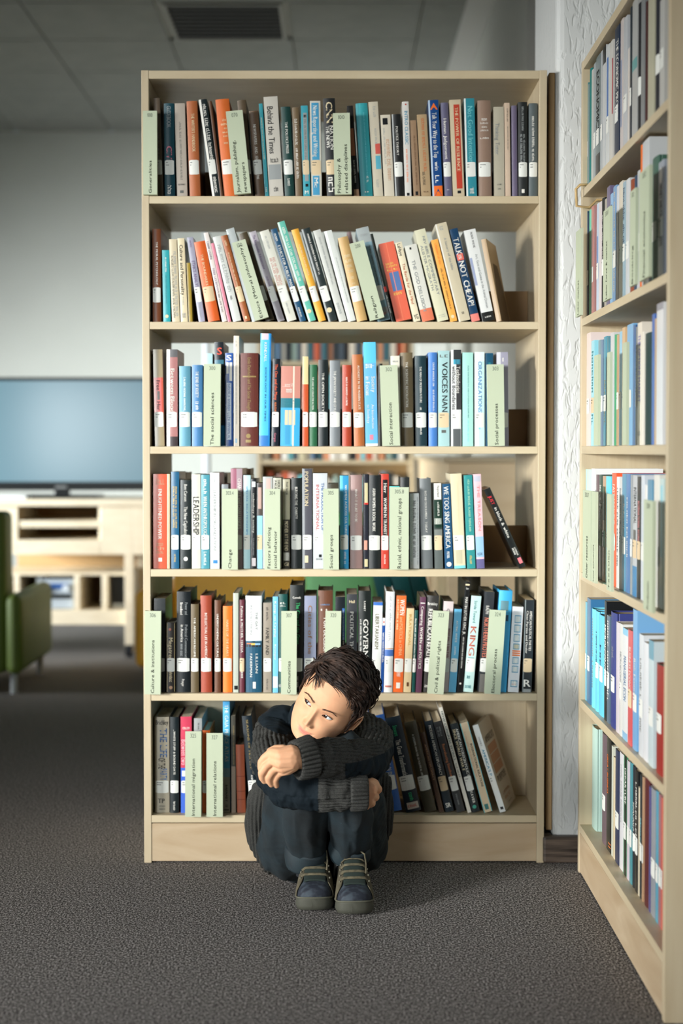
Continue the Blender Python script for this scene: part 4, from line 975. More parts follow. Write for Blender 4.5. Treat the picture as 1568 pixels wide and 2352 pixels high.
# zx0 zx1 ztop r,g,b kind ; marks ; short ; description    (crop offset and scale given per shelf)
SIDE = {
    1: (1200, 0, .2347, '''
592 618 880 66,134,138 P s;;teal book;thin teal book
620 640 862 112,132,140 P -;;blue-grey book;thin blue-grey book
641 668 703 24,116,112 H -;;green-teal book;deep green-teal book
672 690 700 190,190,186 P -;;pale grey book;pale grey paperback
692 714 640 150,160,164 P s;;cloud grey book;cloud grey book
716 756 560 110,124,126 P s;T:ECONOMICS:.12:.62:.5:.7:k|B:.8:1:0:1:k;grey black-title book;grey book titled Economics
760 780 520 170,176,180 P s;;light steel book;light steel book
782 812 372 196,200,202 P -;B:0:.14:0:1:k;silver black-head book;silver book with black head
816 845 470 204,208,208 P s;B:.1:.7:.3:.8:60.110.180;white blue-strip book;white book with blue strip
848 882 435 206,204,198 P -;B:.15:.6:.8:1:170.40.60;white red-strip book;white book with red strip
900 945 285 24,42,70 P s;T:THE ECONOMIC PROBLEM:.1:.72:.6:.5:w;navy book;navy book titled The Economic Problem
956 984 210 200,192,190 P -;B:.3:.8:.2:.6:120.140.180;grey mottled book;grey mottled paperback
986 1022 200 188,192,196 P s;;silver book;glossy silver book
1025 1045 490 212,206,200 P -;;chalk book;chalk coloured short book
1047 1066 90 40,50,60 P s;;black narrow book;narrow black book
1072 1120 -20 176,178,176 P -;B:.42:.5:0:1:100.160.160;tall grey book;tall pale grey book
1122 1154 60 30,32,36 H s;;black book;black bound book
1158 1192 10 130,134,136 P -;;mid grey book;mid grey book
1194 1220 40 66,34,34 H -;;dark red book;dark red book
1226 1286 -20 186,184,160 P -;;parchment book;parchment coloured book
1290 1334 0 36,38,46 H s;;charcoal book;charcoal book
1340 1384 20 190,190,186 P s;;white book;white book nearest the front
'''),
    2: (1200, 400, .2347, '''
520 570 556 SIGN;Labor market~.4;green card sign at the far end
582 608 412 30,74,96 H s;;petrol book;petrol blue book
610 630 410 24,48,72 H s;;navy book;navy bound book
633 668 375 112,194,164 H -;;mint green book;glossy mint green book
669 692 330 190,126,120 P s;;salmon book;salmon coloured book
694 719 322 152,94,96 P -;;rose-brown book;rose-brown book
721 742 300 190,204,222 P s;B:.3:.6:.2:.8:110.140.190;pale blue book;pale blue book
744 766 287 216,206,206 P -;;pinkish white book;pinkish white book
768 791 250 32,36,38 H s;G::.15:.6:.5:.5:w;black accounting book;black accounting book
790 853 368 SIGN 331.1;Labor force & market~.63;green card sign about the labor force
800 818 255 176,170,160 P -;;stone book;stone coloured book behind the sign
822 853 140 112,104,136 P -;;violet-grey book;violet-grey tall book
856 880 205 140,184,222 P s;G::.1:.5:.5:.5:n;sky blue book;sky blue paperback
883 915 135 120,160,200 P s;G::.05:.9:.5:.4:c;blue and tan book;blue book with tan lettering
917 938 130 206,210,216 P -;;glossy silver book;glossy silver book
941 975 95 216,208,192 P s;;cream book;cream paperback
977 1003 92 150,176,190 P s;G::.05:.6:.5:.6:n;blue-lettered book;pale blue lettered book
1008 1044 68 204,208,212 P s;;bright silver book;bright silver book
1046 1080 72 136,66,38 H -;;chestnut book;chestnut brown book
1050 1105 180 SIGN 332;Banking~.4;green card sign near the middle
1083 1116 35 40,62,88 H -;;dark blue book;dark blue book behind the sign
1120 1144 -20 186,190,194 P s;;grey glossy book;grey glossy book
1146 1168 -270 220,110,46 H s;;orange book;orange book rising above the signs
1170 1238 -320 200,204,206 P -;;wide silver book;wide silver book above the sign
1142 1240 -64 SIGN 332;Financial economics~.6;wide green card sign reading Financial economics
1256 1322 -130 62,98,84 H s;;forest green book;forest green bound book
1326 1380 -100 150,158,170 P s;T:MONEY AND CAPITAL MARKETS:.2:.72:.5:.5:k|O:.12:.5:.3:w;grey-violet book;grey-violet book about capital markets
'''),
    3: (1200, 700, .2347, '''
608 664 295 224,208,204 P s;;blush white book;blush white paperback
669 700 360 150,214,228 P c;G::.1:.8:.5:.5:t;pale cyan book;pale cyan book
698 738 503 SIGN;;green card sign at the far end
738 760 352 120,150,160 P s;;grey-teal book;grey-teal book
762 786 350 104,132,160 P s;;steel blue book;steel blue book
791 820 320 64,146,170 P s;G::.4:.8:.5:.5:g;teal blue book;teal blue book
822 850 318 40,120,140 P -;;dark teal book;dark teal book
826 853 472 SIGN;;narrow green card sign after the teal books
856 888 283 206,206,208 P -;G::.3:.7:.5:.4:s;light grey book;light grey book
890 915 300 70,150,108 H -;;green book;green bound book
918 940 300 196,156,116 P s;;tan book;tan paperback
943 968 270 150,196,220 P s;;light blue book;light blue paperback
970 998 232 212,178,138 P s;;apricot book;apricot tan book
978 1016 373 SIGN;;green card sign in the middle
1020 1076 205 124,176,216 P s;T:TRANSFORMATION:.15:.7:.25:.5:w;light azure book;light azure book with white title
1078 1102 206 50,96,150 P -;;deep blue book;deep blue book
1104 1120 222 120,126,130 P s;G::.15:.6:.5:.5:w;grey book;grey paperback
1122 1164 185 228,220,206 P -;T:THE OPTIONS MARKET:.1:.65:.5:.55:130.120.190|J::.88:.92:.5:.5:s;ivory titled book;ivory book titled The Options Market
1166 1184 270 232,226,214 P -;;ivory thin book;thin ivory book
1187 1284 290 16,52,54 H -;;black-green book;wide black-green book
1150 1290 148 48,100,178 P -;;blue tall book;tall blue book standing behind
1290 1305 140 190,160,120 P -;;tan thin book;thin tan book
1308 1372 0 222,224,226 P -;B:0:.05:0:1:150.150.160;glossy white book;tall glossy white book
'''),
    4: (1200, 1020, .2347, '''
594 622 245 180,224,218 P -;;mint book;mint paperback
624 664 246 196,226,216 P -;;pale mint book;pale mint paperback
590 668 432 SIGN 333.7;Other resources~.47;green card sign reading Other resources
669 708 240 232,234,234 P -;;white book;white paperback
674 714 432 SIGN;Land economics~.4;second green card sign
716 744 300 100,80,90 P s;T:UNSUSTAINABLE:.2:.55:.5:.6:f;dark mauve book;dark mauve book with pink title
747 778 300 26,72,62 P s;T:Images of Development:.1:.55:.5:.6:w;dark green book;dark green book with white script
781 810 312 192,158,130 P s;B:.1:.42:0:.9:60.80.50;tan green-panel book;tan book with green panel
813 862 315 96,214,236 P s;;cyan book;bright cyan book
824 868 464 SIGN;Taxation~.4;third green card sign
872 914 284 238,98,58 P s;T:FAST AS SALIENT:.1:.45:.5:.5:w|O:.6:.5:.4:w;orange-red book;orange-red book
917 942 320 228,228,226 P -;G::.1:.8:.5:.4:k;white thin book;thin white book
944 968 326 206,206,204 P s;T:Economic Justice in a Changing World:.1:.6:.5:.6:k;grey black-print book;grey book with black print
971 1008 290 90,150,180 P s;T:The Political Economy:.25:.6:.5:.5:w;blue-teal book;blue-teal book titled The Political Economy
1010 1048 290 88,130,180 P -;G::.2:.7:.4:.4:w;steel blue book;steel blue book
1052 1072 300 150,156,160 P s;;stone grey book;stone grey book
1076 1117 305 190,194,198 P c;T:INTERNATIONAL:.1:.4:.6:.6:k|B:.45:.6:.2:.8:90.90.90|B:.75:1:0:1:60.130.180;silver title book;silver book titled International
1119 1154 320 30,32,34 P c;T:INTERNATIONAL ECONOMICS:.2:.6:.5:.5:226.150.150;black red-title book;black book with pink-red title
1157 1190 305 206,214,222 P s;;pale blue book;pale blue book
1192 1216 400 228,228,226 P -;;white short book;short white book
1219 1268 350 90,146,176 P s;;teal-blue book;teal-blue book behind the sign
1184 1274 482 SIGN 338;Production~.25;large green card sign reading Production
1282 1336 300 226,226,218 P s;;cream white book;cream white book
1340 1378 340 196,218,216 P -;B:.05:.6:.2:.8:150.210.224;aqua-spotted book;white book with aqua spots
'''),
    5: (1200, 1330, .2347, '''
595 625 210 104,180,206 P s;;light blue book;light blue book
629 664 180 56,112,156 P s;;steel blue tall book;tall steel blue book
667 703 280 116,208,230 H -;G::.1:.8:.5:.3:s;aqua book;glossy aqua book
705 737 305 108,200,232 H s;T:A HISTORY OF AMERICAN:.2:.6:.5:.3:n;aqua titled book;aqua history book
740 796 338 100,196,238 H s;G::.3:.6:.4:.3:n;bright aqua book;bright aqua book
798 820 210 26,28,30 P s;T:MICROECONOMICS:.2:.7:.5:.7:w;tall black book;tall black book with white title
823 850 350 90,110,130 P s;G::.05:.8:.5:.6:w;grey printed book;grey book crowded with print
853 910 310 54,62,124 H s;G::.3:.4:.5:.3:s;indigo book;indigo bound book
914 944 415 214,206,212 P -;;pale lilac book;pale lilac book
946 974 430 220,220,216 P s;T:MICROECONOMIC:.25:.6:.5:.5:s;white grey-title book;white book with grey title
977 1026 470 226,228,228 P -;B:0:.06:0:1:140.200.230|T:MANAGERIAL ECON:.25:.65:.5:.5:80.120.160|B:.93:1:0:1:140.190.224;white blue-foot book;white book titled Managerial Econ
1030 1070 488 214,92,96 P c;T:BUSINESS ECONOMICS:.15:.62:.5:.4:w;red book;rose red book
1078 1120 290 120,172,216 P s;T:Risk Economics:.35:.7:.5:.4:w;cornflower book;cornflower blue book
1138 1178 530 214,218,222 P s;G::.2:.8:.5:.4:d;silver-white book;silver-white book
1182 1226 610 226,228,232 P -;;snow white book;snow white book
1232 1280 588 200,216,220 P s;B:0:.15:0:1:110.160.180;ice blue book;ice blue book
1296 1370 815 150,50,44 H s;;red-brown book;red-brown book nearest the front
'''),
    6: (1200, 1640, .2380, '''
656 748 96 176,206,196 H -;;pale green book;thick pale sea-green book
757 806 165 104,88,94 H s;;mauve-brown book;mauve-brown book
809 852 215 26,30,28 P -;T:GREAT BUSINESS:.15:.5:.3:.3:o|B:.92:.93:.5:1:o|B:.95:.96:.5:1:o;black orange-title book;black book with orange bars
856 870 300 200,204,190 P -;;sage thin book;thin sage book
872 890 405 214,200,168 P -;;buff thin book;thin buff book
893 930 330 36,50,84 P s;;navy book;navy book
935 970 360 220,220,224 P -;G::.1:.6:.5:.3:s;white book;white book
973 1000 392 60,134,92 P s;B:0:1:.45:1:26.34.34|T:DEPARTURE:.1:.4:.7:.4:w;green and black book;green and black book
1005 1030 440 206,196,206 P s;;pale mauve book;pale mauve book
1032 1054 455 78,146,156 P s;;teal book;teal book
1056 1080 490 44,46,50 H s;T:ECONOMIC ESSAYS:.3:.7:.5:.5:w;black title book;black book with white title
1083 1112 530 30,32,34 P s;G::.1:.6:.5:.5:w;black book;black book
1115 1128 700 214,204,180 P -;;cream thin book;thin cream book
1130 1150 580 32,44,50 P s;T:Manager:.35:.6:.5:.5:q;black-teal book;black-teal book
1152 1166 600 176,140,110 P s;;fawn book;thin fawn book
1168 1214 590 86,40,40 H -;;oxblood book;wide oxblood book
1216 1236 690 80,76,130 P -;;indigo slim book;slim indigo book
1238 1280 700 146,152,160 P s;;cool grey book;cool grey book
1283 1308 730 88,158,182 P s;;blue-teal book;blue-teal book
1310 1334 762 160,110,116 P s;;rose book;dusty rose book
1336 1350 800 204,92,80 P s;;coral book;coral book nearest the front
'''),
}


def side_books():
    for k in range(1, 7):
        ox, oy, sc, txt = SIDE[k]
        row = Row('wall bookcase ' + ORD[k], 'books on the wall bookcase, ' + ORD[k])
        lines = txt.strip().split('\n')
        prev_end = None
        for i, line in enumerate(lines):
            head, marks, *rest = line.split(';')
            h = head.split()
            z0, z1, zt = float(h[0]), float(h[1]), float(h[2])
            issign = h[3] == 'SIGN'
            X = XS - 0.0178 if issign else XS + SETBACK
            A = PX(ox + z0 * sc, oy + zt * sc, X)
            B = PX(ox + z1 * sc, oy + zt * sc, X)
            if k == 6:
                X = X if issign else XS + 0.028
                A = PX(ox + z0 * sc, oy + zt * sc, X)
                B = PX(ox + z1 * sc, oy + zt * sc, X)
            ya, yb = min(A.y, YF - TK - 0.002), max(B.y, YN + TK + 0.002)
            wd = max(ya - yb, 0.007)
            ht = A.z - SH[k]
            lim = (SH[k - 1] - TK if k > 1 else ZT - 0.021) - SH[k] - 0.006
            rng = random.Random(k * 50 + i)
            if issign:
                ht = min(ht, 0.205)
                num = h[4] if len(h) > 4 else ''
                o = make_sign(wd, ht, [(t.split('~')[0], float(t.split('~')[1])) for t in marks.split('|') if t], num, SIGNINK, True)
                o.location = (X, ya, SH[k] + 0.0005)
                o.rotation_euler = (0, 0, R(-90))
                row.add(o, 'green sign', rest[0], 'sign')
                continue
            # books stand clear of each other
            if prev_end is not None and ya > prev_end - 0.0005:
                ya = prev_end - 0.0005
                wd = max(ya - yb, 0.012)
            wd = min(wd, 0.07)
            prev_end = ya - wd
            if prev_end < YN + TK:
                wd = max(0.006, ya - YN - TK - 0.002)
                prev_end = ya - wd
            ht = max(0.12, min(ht, lim))
            col = tuple(int(v) for v in h[3].split(','))
            st = None
            if h[5] in 'sc':
                f = 0.078
                st = (1 - (f + 0.037) / ht, 1 - f / ht, STICK if h[5] == 's' else STICKC)
            hard = h[4] == 'H'
            deep = min(0.2, ht * rng.uniform(0.62, 0.72))
            o = make_book(BOOK_NAMES[0 if hard else 1], wd, ht, deep, col, hard, st, parse_marks(marks), 0.42 if hard else 0.3, 0.0 if hard else 0.25, k * 50 + i)
            o.location = (X, ya, SH[k] + 0.0004)
            o.rotation_euler = (0, 0, R(-90))
            row.add(o, rest[0], rest[1], 'book')
        row.finish()


side_books()
# ------------------------------------------------------------------ the room
CEILZ = CAMH + 2.0
CARPET = None


def carpet():
    m, nt, b, N, L = nodes('grey_loop_carpet')
    tc = N('ShaderNodeTexCoord')
    n1 = N('ShaderNodeTexNoise'); n1.inputs['Scale'].default_value = 300; n1.inputs['Detail'].default_value = 4; n1.inputs['Roughness'].default_value = 0.75
    mp = N('ShaderNodeMapping'); mp.inputs['Scale'].default_value = (0.8, 0.55, 1.0)
    L(tc.outputs['Object'], mp.inputs[0]); L(mp.outputs[0], n1.inputs['Vector'])
    r = N('ShaderNodeValToRGB')
    r.color_ramp.elements[0].position = 0.42; r.color_ramp.elements[0].color = lin((44, 42, 42))
    r.color_ramp.elements[1].position = 0.62; r.color_ramp.elements[1].color = lin((192, 188, 186))
    e = r.color_ramp.elements.new(0.5); e.color = lin((98, 95, 93))
    L(n1.outputs[0], r.inputs[0]); L(r.outputs[0], b.inputs['Base Color'])
    b.inputs['Roughness'].default_value = 0.95
    b.inputs['Specular IOR Level'].default_value = 0.15
    bp = N('ShaderNodeBump'); bp.inputs['Strength'].default_value = 0.6; bp.inputs['Distance'].default_value = 0.004
    L(n1.outputs[0], bp.inputs['Height']); L(bp.outputs[0], b.inputs['Normal'])
    return m


def rough_plaster():
    m, nt, b, N, L = nodes('rough_white_plaster')
    tc = N('ShaderNodeTexCoord')
    mp = N('ShaderNodeMapping'); mp.inputs['Scale'].default_value = (75, 75, 20)
    n = N('ShaderNodeTexNoise'); n.inputs['Scale'].default_value = 1.0; n.inputs['Detail'].default_value = 2; n.inputs['Distortion'].default_value = 0.9
    L(tc.outputs['Object'], mp.inputs[0]); L(mp.outputs[0], n.inputs['Vector'])
    r = N('ShaderNodeValToRGB')
    r.color_ramp.elements[0].position = 0.36; r.color_ramp.elements[0].color = (0, 0, 0, 1)
    r.color_ramp.elements[1].position = 0.5; r.color_ramp.elements[1].color = (1, 1, 1, 1)
    L(n.outputs[0], r.inputs[0])
    bp = N('ShaderNodeBump'); bp.inputs['Strength'].default_value = 0.6; bp.inputs['Distance'].default_value = 0.0025
    L(r.outputs[0], bp.inputs['Height']); L(bp.outputs[0], b.inputs['Normal'])
    b.inputs['Base Color'].default_value = lin((214, 217, 216)); b.inputs['Roughness'].default_value = 0.7
    return m


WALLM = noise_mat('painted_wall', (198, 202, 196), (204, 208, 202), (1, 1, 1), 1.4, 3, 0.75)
CEILM = noise_mat('ceiling_tile_dimmed', (138, 141, 137), (145, 147, 143), (1, 1, 1), 9, 2, 0.85)  # the dimness overhead is put into this grey base colour
OFFWALL = mat((128, 124, 116), .8)
WHITEM = mat((224, 226, 224), 0.6)
GREYWALL = mat((150, 150, 144), 0.8)
DARKWOOD = noise_mat('dark_skirting', (38, 30, 26), (92, 80, 70), (2, 2, 40), 3, 5, 0.4)

mb = MB(); mb.quad([(RX0, RY0, 0), (RX1 + 3, RY0, 0), (RX1 + 3, RY1, 0), (RX0, RY1, 0)])
struct('floor', mb, carpet())
# ceiling of square tiles with shallow joints
mb = MB()
T6 = 0.6
vx0 = P(410, 88, 1).x / (P(410, 88, 1).z - CAMH) * 2.0
vx1 = P(650, 88, 1).x / (P(650, 88, 1).z - CAMH) * 2.0
vy1 = PZ(500, 88, CEILZ).y
vy0 = PZ(500, 10, CEILZ).y
gx = (vx0 + vx1) / 2 - T6 / 2
gy = (vy0 + vy1) / 2 - T6 / 2
i0 = int((RX0 - gx) / T6) - 1
for i in range(i0, i0 + 18):
    for j in range(-18, 6):
        x0, x1, y0, y1 = gx + i * T6 + .004, gx + (i + 1) * T6 - .004, gy + j * T6 + .004, gy + (j + 1) * T6 - .004
        x0, y0, x1, y1 = max(x0, RX0), max(y0, RY0), min(x1, RX1 + 3), min(y1, RY1)
        if x1 - x0 < .02 or y1 - y0 < .02 or (i == 0 and j == 0):
            continue
        mb.box(x0, x1, y0, y1, CEILZ, CEILZ + 0.012)
struct('ceiling', mb, CEILM)
mb = MB(); mb.box(RX0, RX1 + 3, RY0, RY1, CEILZ + .014, CEILZ + .05)
mb.v = mb.v; struct('ceiling_back', mb, mat((176, 178, 174), 0.8))
vent = empty('ceiling_vent', ((vx0 + vx1) / 2, (vy0 + vy1) / 2, CEILZ - 0.004))
tag(vent, 'dark square air vent set into the pale tiled ceiling', 'vent')
hw, hy = (vx1 - vx0) / 2, (vy1 - vy0) / 2
mb = MB()
for (a, b_, c, d) in ((-hw - .015, hw + .015, -hy - .015, -hy), (-hw - .015, hw + .015, hy, hy + .015), (-hw - .015, -hw, -hy, hy), (hw, hw + .015, -hy, hy)):
    mb.box(a, b_, c, d, -.004, .016)
mb.build('frame', mat((150, 148, 140), .5), vent)
mb = MB()
for k in range(9):
    y = -hy + (k + .5) * 2 * hy / 9
    mb.box(-hw, hw, y - .004, y + .016, -.002, .006)
mb.build('slat', mat((62, 60, 60), .6), vent)
mb = MB(); mb.box(-hw, hw, -hy, hy, .010, .0155)
mb.build('backing', mat((48, 46, 44), .8), vent)

mb = MB(); mb.box(RX0, 3.9, RY1, RY1 + .1, 0, CEILZ)
struct('wall_back', mb, WALLM)
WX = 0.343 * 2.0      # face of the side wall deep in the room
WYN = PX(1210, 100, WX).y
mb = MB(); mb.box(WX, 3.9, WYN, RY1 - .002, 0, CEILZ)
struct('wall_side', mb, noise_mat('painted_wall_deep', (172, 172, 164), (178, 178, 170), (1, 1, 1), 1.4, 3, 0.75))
# shallow bulkhead strip along the ceiling by that wall
mb = MB(); mb.box(0.282 * 2.0, WX - .001, WYN - 1.5, RY1, CEILZ - .012, CEILZ - .001)
struct('trim_1', mb, mat((200, 200, 198), .6))
# pillar in front of which the wide bookcase ends, and the wall behind the second bookcase
PX0 = P(1273, 1035, 3.72).x
PY = 3.72
mb = MB(); mb.box(PX0, 2.4, PY, PY + .42, 0, CEILZ)
struct('wall_pillar', mb, rough_plaster(), bevel=.02, seg=3)
mb = MB(); mb.box(RX1 - .06, RX1 + .1, RY0, PY - .001, 0, CEILZ)
struct('wall_right', mb, WALLM)
# left wall with two window openings, rear wall with one
def wall_with_openings(name, axis, pos, a0, a1, opens, z0, z1, m, th=.12):
    mb = MB()
    edges = [a0] + [v for o in opens for v in o] + [a1]
    def bx(p, q, zz0, zz1):
        if axis == 'x': mb.box(pos - th, pos, p, q, zz0, zz1)
        else: mb.box(p, q, pos - th, pos, zz0, zz1)
    for i in range(0, len(edges), 2): bx(edges[i], edges[i + 1], 0, CEILZ)
    for o in opens:
        bx(o[0], o[1], 0, z0); bx(o[0], o[1], z1, CEILZ)
    return struct(name, mb, m)


wall_with_openings('wall_left', 'x', RX0, RY0, RY1, [(-1.1, 1.5), (5.2, 8.4)], .62, 2.2, OFFWALL)
wall_with_openings('wall_rear', 'y', RY0, RX0, RX1 + .1, [(-4.1, -1.7)], .55, 2.15, OFFWALL)


def window(n, axis, pos, a0, a1, z0, z1):
    mb = MB()
    def bx(p, q, zz0, zz1, d0=.03, d1=.09):
        if axis == 'x': mb.box(pos - d1, pos - d0, p, q, zz0, zz1)
        else: mb.box(p, q, pos - d1, pos - d0, zz0, zz1)
    k = 3
    bx(a0, a1, z0, z0 + .05); bx(a0, a1, z1 - .05, z1)
    for i in range(k + 1):
        c = a0 + (a1 - a0) * i / k
        c = min(max(c, a0 + .025), a1 - .025)
        bx(c - .025, c + .025, z0 + .05, z1 - .05)
    f = struct('window_%d' % n, mb, mat((228, 228, 226), .4))


def pane(n, axis, pos, a0, a1, z0, z1):
    mb = MB()
    if axis == 'x': mb.box(pos - .064, pos - .058, a0, a1, z0, z1)
    else: mb.box(a0, a1, pos - .064, pos - .058, z0, z1)
    struct('window_%d_glass' % n, mb, GLASS)


GLASS, _nt, _b, _N, _L = nodes('window_glass')
_b.inputs['Transmission Weight'].default_value = 1.0
_b.inputs['Roughness'].default_value = 0.02
_b.inputs['IOR'].default_value = 1.05
for _a in ((1, 'x', RX0, -1.1, 1.5, .62, 2.2), (2, 'x', RX0, 5.2, 8.4, .62, 2.2), (3, 'y', RY0, -4.1, -1.7, .55, 2.15)):
    pane(*_a)
mb = MB(); mb.box(3.9, 4.0, 3.6, RY1, 0, CEILZ); mb.box(2.41, 3.89, PY - .1, PY, 0, CEILZ)
struct('wall_far_right', mb, WALLM)
window(1, 'x', RX0, -1.1, 1.5, .62, 2.2)
window(2, 'x', RX0, 5.2, 8.4, .62, 2.2)
window(3, 'y', RY0, -4.1, -1.7, .55, 2.15)

# dark skirting round the foot of the pillar
sk = MB()
sk.box(PX0 - .028, PX0 + .3, PY - .028, PY - .001, .001, .068)
sk.box(PX0 - .028, PX0 - .001, PY - .001, PY + .42, .001, .068)
tag(sk.build('baseboard_pillar', DARKWOOD, bevel=.006), kind='structure')
# timber board on the side of the pillar, seen in the gap beside the wide bookcase
bd = MB()
bd.box(PX0 - .016, PX0 - .001, PY + .012, PY + .40, .075, P(1271, 166, PY + .01).z)
tag(bd.build('wall_board', noise_mat('tan_board', (150, 122, 84), (166, 138, 98), (9, 9, 1.2), 4, 4, .5), bevel=.002), 'tall tan timber board fixed to the side of the white pillar', 'board')

# ------------------------------------------------------------------ far end of the room
YT = 7.37
def V(px, py, Y): return P(px, py, Y)


def zf(py, Y): return P(780, py, Y).z
def xf(px, Y): return P(px, 1035, Y).x


tv = empty('television', (xf(140, YT + .22), YT + .22, zf(1146, YT) + .0006))
tag(tv, 'wide flat television with a pale screen glowing as if reflecting, on the birch stand', 'television')
tz = zf(1146, YT) + .0006
W2, H0, H1 = (xf(380, YT + .22) - xf(-100, YT + .22)) / 2, zf(1127, YT + .2) - tz, zf(866, YT + .2) - tz
mb = MB(); mb.box(-W2, W2, 0, .045, H0, H1); mb.box(-W2 * .7, W2 * .7, .045, .08, H0 + .1, H1 - .1)
mb.build('housing', mat((14, 16, 18), .35), tv, bevel=.004)
mb = MB(); mb.box(-W2 + .018, W2 - .018, -.003, .001, H0 + .045, H1 - .018)
scr, nt, b_, N_, L_ = nodes('screen_reflection_glow')
b_.inputs['Base Color'].default_value = lin((60, 84, 92)); b_.inputs['Roughness'].default_value = .16
b_.inputs['Specular IOR Level'].default_value = .6
b_.inputs['IOR'].default_value = 1.5
b_.inputs['Emission Color'].default_value = lin((120, 150, 165)); b_.inputs['Emission Strength'].default_value = .55  # blue glow added to the screen in place of reflected window light
mb.build('screen', scr, tv)
mb = MB(); mb.box(-.04, .04, .01, .04, 0.012, H0 + .01); mb.box(-.2, .2, -.09, .13, 0.0, .014)
mb.build('stand', mat((16, 18, 20), .3), tv, bevel=.004)
mb = MB(); mb.box(-.03, .03, -.006, .0, H0 + .012, H0 + .024)
mb.build('badge', mat((110, 112, 112), .3), tv)

ts = empty('television_stand', (0, 0, 0))
tag(ts, 'birch television stand with open slots, on legs with dark casters', 'stand')
D2 = .5
PALE = noise_mat('pale_birch', (222, 208, 182), (230, 218, 194), (2, 2, 7), 4, 4, .45)
def tsbox(name, px0, px1, py0, py1, dy0=0.0, dy1=D2, m=PALE, parent=ts, bevel=.002):
    mb = MB(); mb.box(xf(px0, YT), xf(px1, YT), YT + dy0, YT + dy1, zf(py1, YT), zf(py0, YT))
    return mb.build(name, m, parent, bevel=bevel)
LX = -290
tsbox('top', LX, 344, 1146, 1162, -.02, D2 + .02)
tsbox('side_panel', 304, 338, 1162, 1274)
tsbox('front_panel', 230, 304, 1163, 1274, 0, .02)
tsbox('side_panel', -10, 40, 1163, 1274, 0, D2)
tsbox('bottom_panel', 40, 229, 1240, 1274, 0, D2)
tsbox('shelf', 40, 229, 1196, 1212, .004, D2 - .02)
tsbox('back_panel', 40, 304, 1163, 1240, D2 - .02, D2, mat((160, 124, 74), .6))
tsbox('side_panel', 224, 231, 1163, 1240, .021, D2 - .02)
for dy in (0.0, D2 - .05):
    tsbox('leg', 285, 305, 1274, 1500, dy, dy + .05)
mb = MB()
for dy in (.02, D2 - .04):
    mb.tube([(xf(286, YT), YT + dy, .04), (xf(302, YT), YT + dy, .04)], .036, 12)
mb.build('caster', mat((30, 34, 40), .4), ts)
tsbox('back_panel', -10, 285, 1274, 1322, D2 - .02, D2, mat((176, 144, 100), .6))

lc = empty('low_cabinet', (0, 0, 0))
tag(lc, 'low birch cabinet with open compartments under the television stand', 'cabinet')
def lcbox(name, *a, **k): return tsbox(name, *a, parent=lc, **k)
lcbox('top', -290, 284, 1318, 1324, .06, D2 - .03)
lcbox('base', -290, 284, 1404, 1438, .05, D2 - .03)
for q in (24, 164, 228): lcbox('divider', q, q + 13, 1324, 1404, .06, D2 - .04)
lcbox('side_panel', -290, -278, 1324, 1404, .06, D2 - .04)
lcbox('side_panel', 281, 284, 1324, 1404, .06, D2 - .04)
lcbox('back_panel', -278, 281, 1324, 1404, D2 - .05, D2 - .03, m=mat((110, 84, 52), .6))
lcbox('foot', 60, 70, 1438, 1452, .1, .14, m=mat((60, 58, 54), .6))

hf = empty('stereo_system', (0, 0, 0))
tag(hf, 'silver compact stereo with a tall rounded speaker in the low cabinet', 'stereo')
SIL = mat((200, 208, 216), .25, .3)
mb = MB(); mb.tube([(xf(79, YT), YT + .13, zf(1403, YT)), (xf(79, YT), YT + .13, zf(1329, YT))], .024, 14)
mb.build('speaker', SIL, hf, smooth=False)
tsbox('body', 92, 160, 1334, 1403, .09, .3, mat((170, 180, 190), .3), hf, .006)
tsbox('display', 104, 150, 1344, 1356, .082, .09, mat((40, 80, 140), .2), hf, 0)
tsbox('disc_tray', 96, 156, 1368, 1378, .082, .09, mat((26, 28, 30), .3), hf, 0)
for q in (96, 152):
    mb = MB(); c = V(q, 1350, YT + .085); mb.tube([c, c + Vector((0, -.02, 0))], .018, 14); mb.build('knob', SIL, hf)
bx_ = empty('black_box', (0, 0, 0))
tag(bx_, 'black recorder box with a pale front edge in the end compartment', 'device')
tsbox('body', 244, 279, 1330, 1403, .12, .32, mat((24, 26, 30), .5), bx_, .004)
tsbox('front_edge', 248, 276, 1392, 1403, .112, .12, mat((180, 186, 190), .4), bx_, 0)

rm = MB()
rm.box(xf(-10, YT), xf(58, YT), YT + .02, YT + .12, zf(1146, YT), zf(1139, YT))
tag(rm.build('white_keyboard', mat((226, 228, 230), .4), bevel=.004), 'flat white device lying on the television stand', 'device')


# ------------------------------------------------------------------ armchairs
def armchair(px0, px1, Y, color, label, back_top, arm):
    """seen from behind: a high back between two lower arms"""
    x0, x1 = xf(px0, Y), xf(px1, Y)
    r = empty('armchair', ((x0 + x1) / 2, Y, 0))
    tag(r, label, 'armchair')
    m = noise_mat('upholstery', tuple(int(c * .94) for c in color), color, (1, 1, 1), 6, 3, .55)
    def cushion(name, a0, a1, y0, y1, z0, z1, b=.03):
        mb = MB(); mb.box(a0, a1, y0, y1, z0, z1)
        return mb.build(name, m, r, smooth=True, bevel=b, seg=4)
    h = (x1 - x0) / 2
    cushion('back', -h + arm, h - arm, .0, .16, .09, back_top)
    cushion('armrest', -h, -h + arm - .002, -.03, .66, .09, .43, .035)
    cushion('armrest', h - arm + .002, h, -.03, .66, .09, .43, .035)
    cushion('seat', -h + arm, h - arm, .162, .66, .09, .38)
    for sx in (-1, 1):
        for sy in (.05, .6):
            mb = MB(); mb.tube([(sx * (h - .05), sy, .0), (sx * (h - .05), sy, .1)], .016, 10)
            mb.build('leg', mat((176, 180, 182), .25), r)
    return r


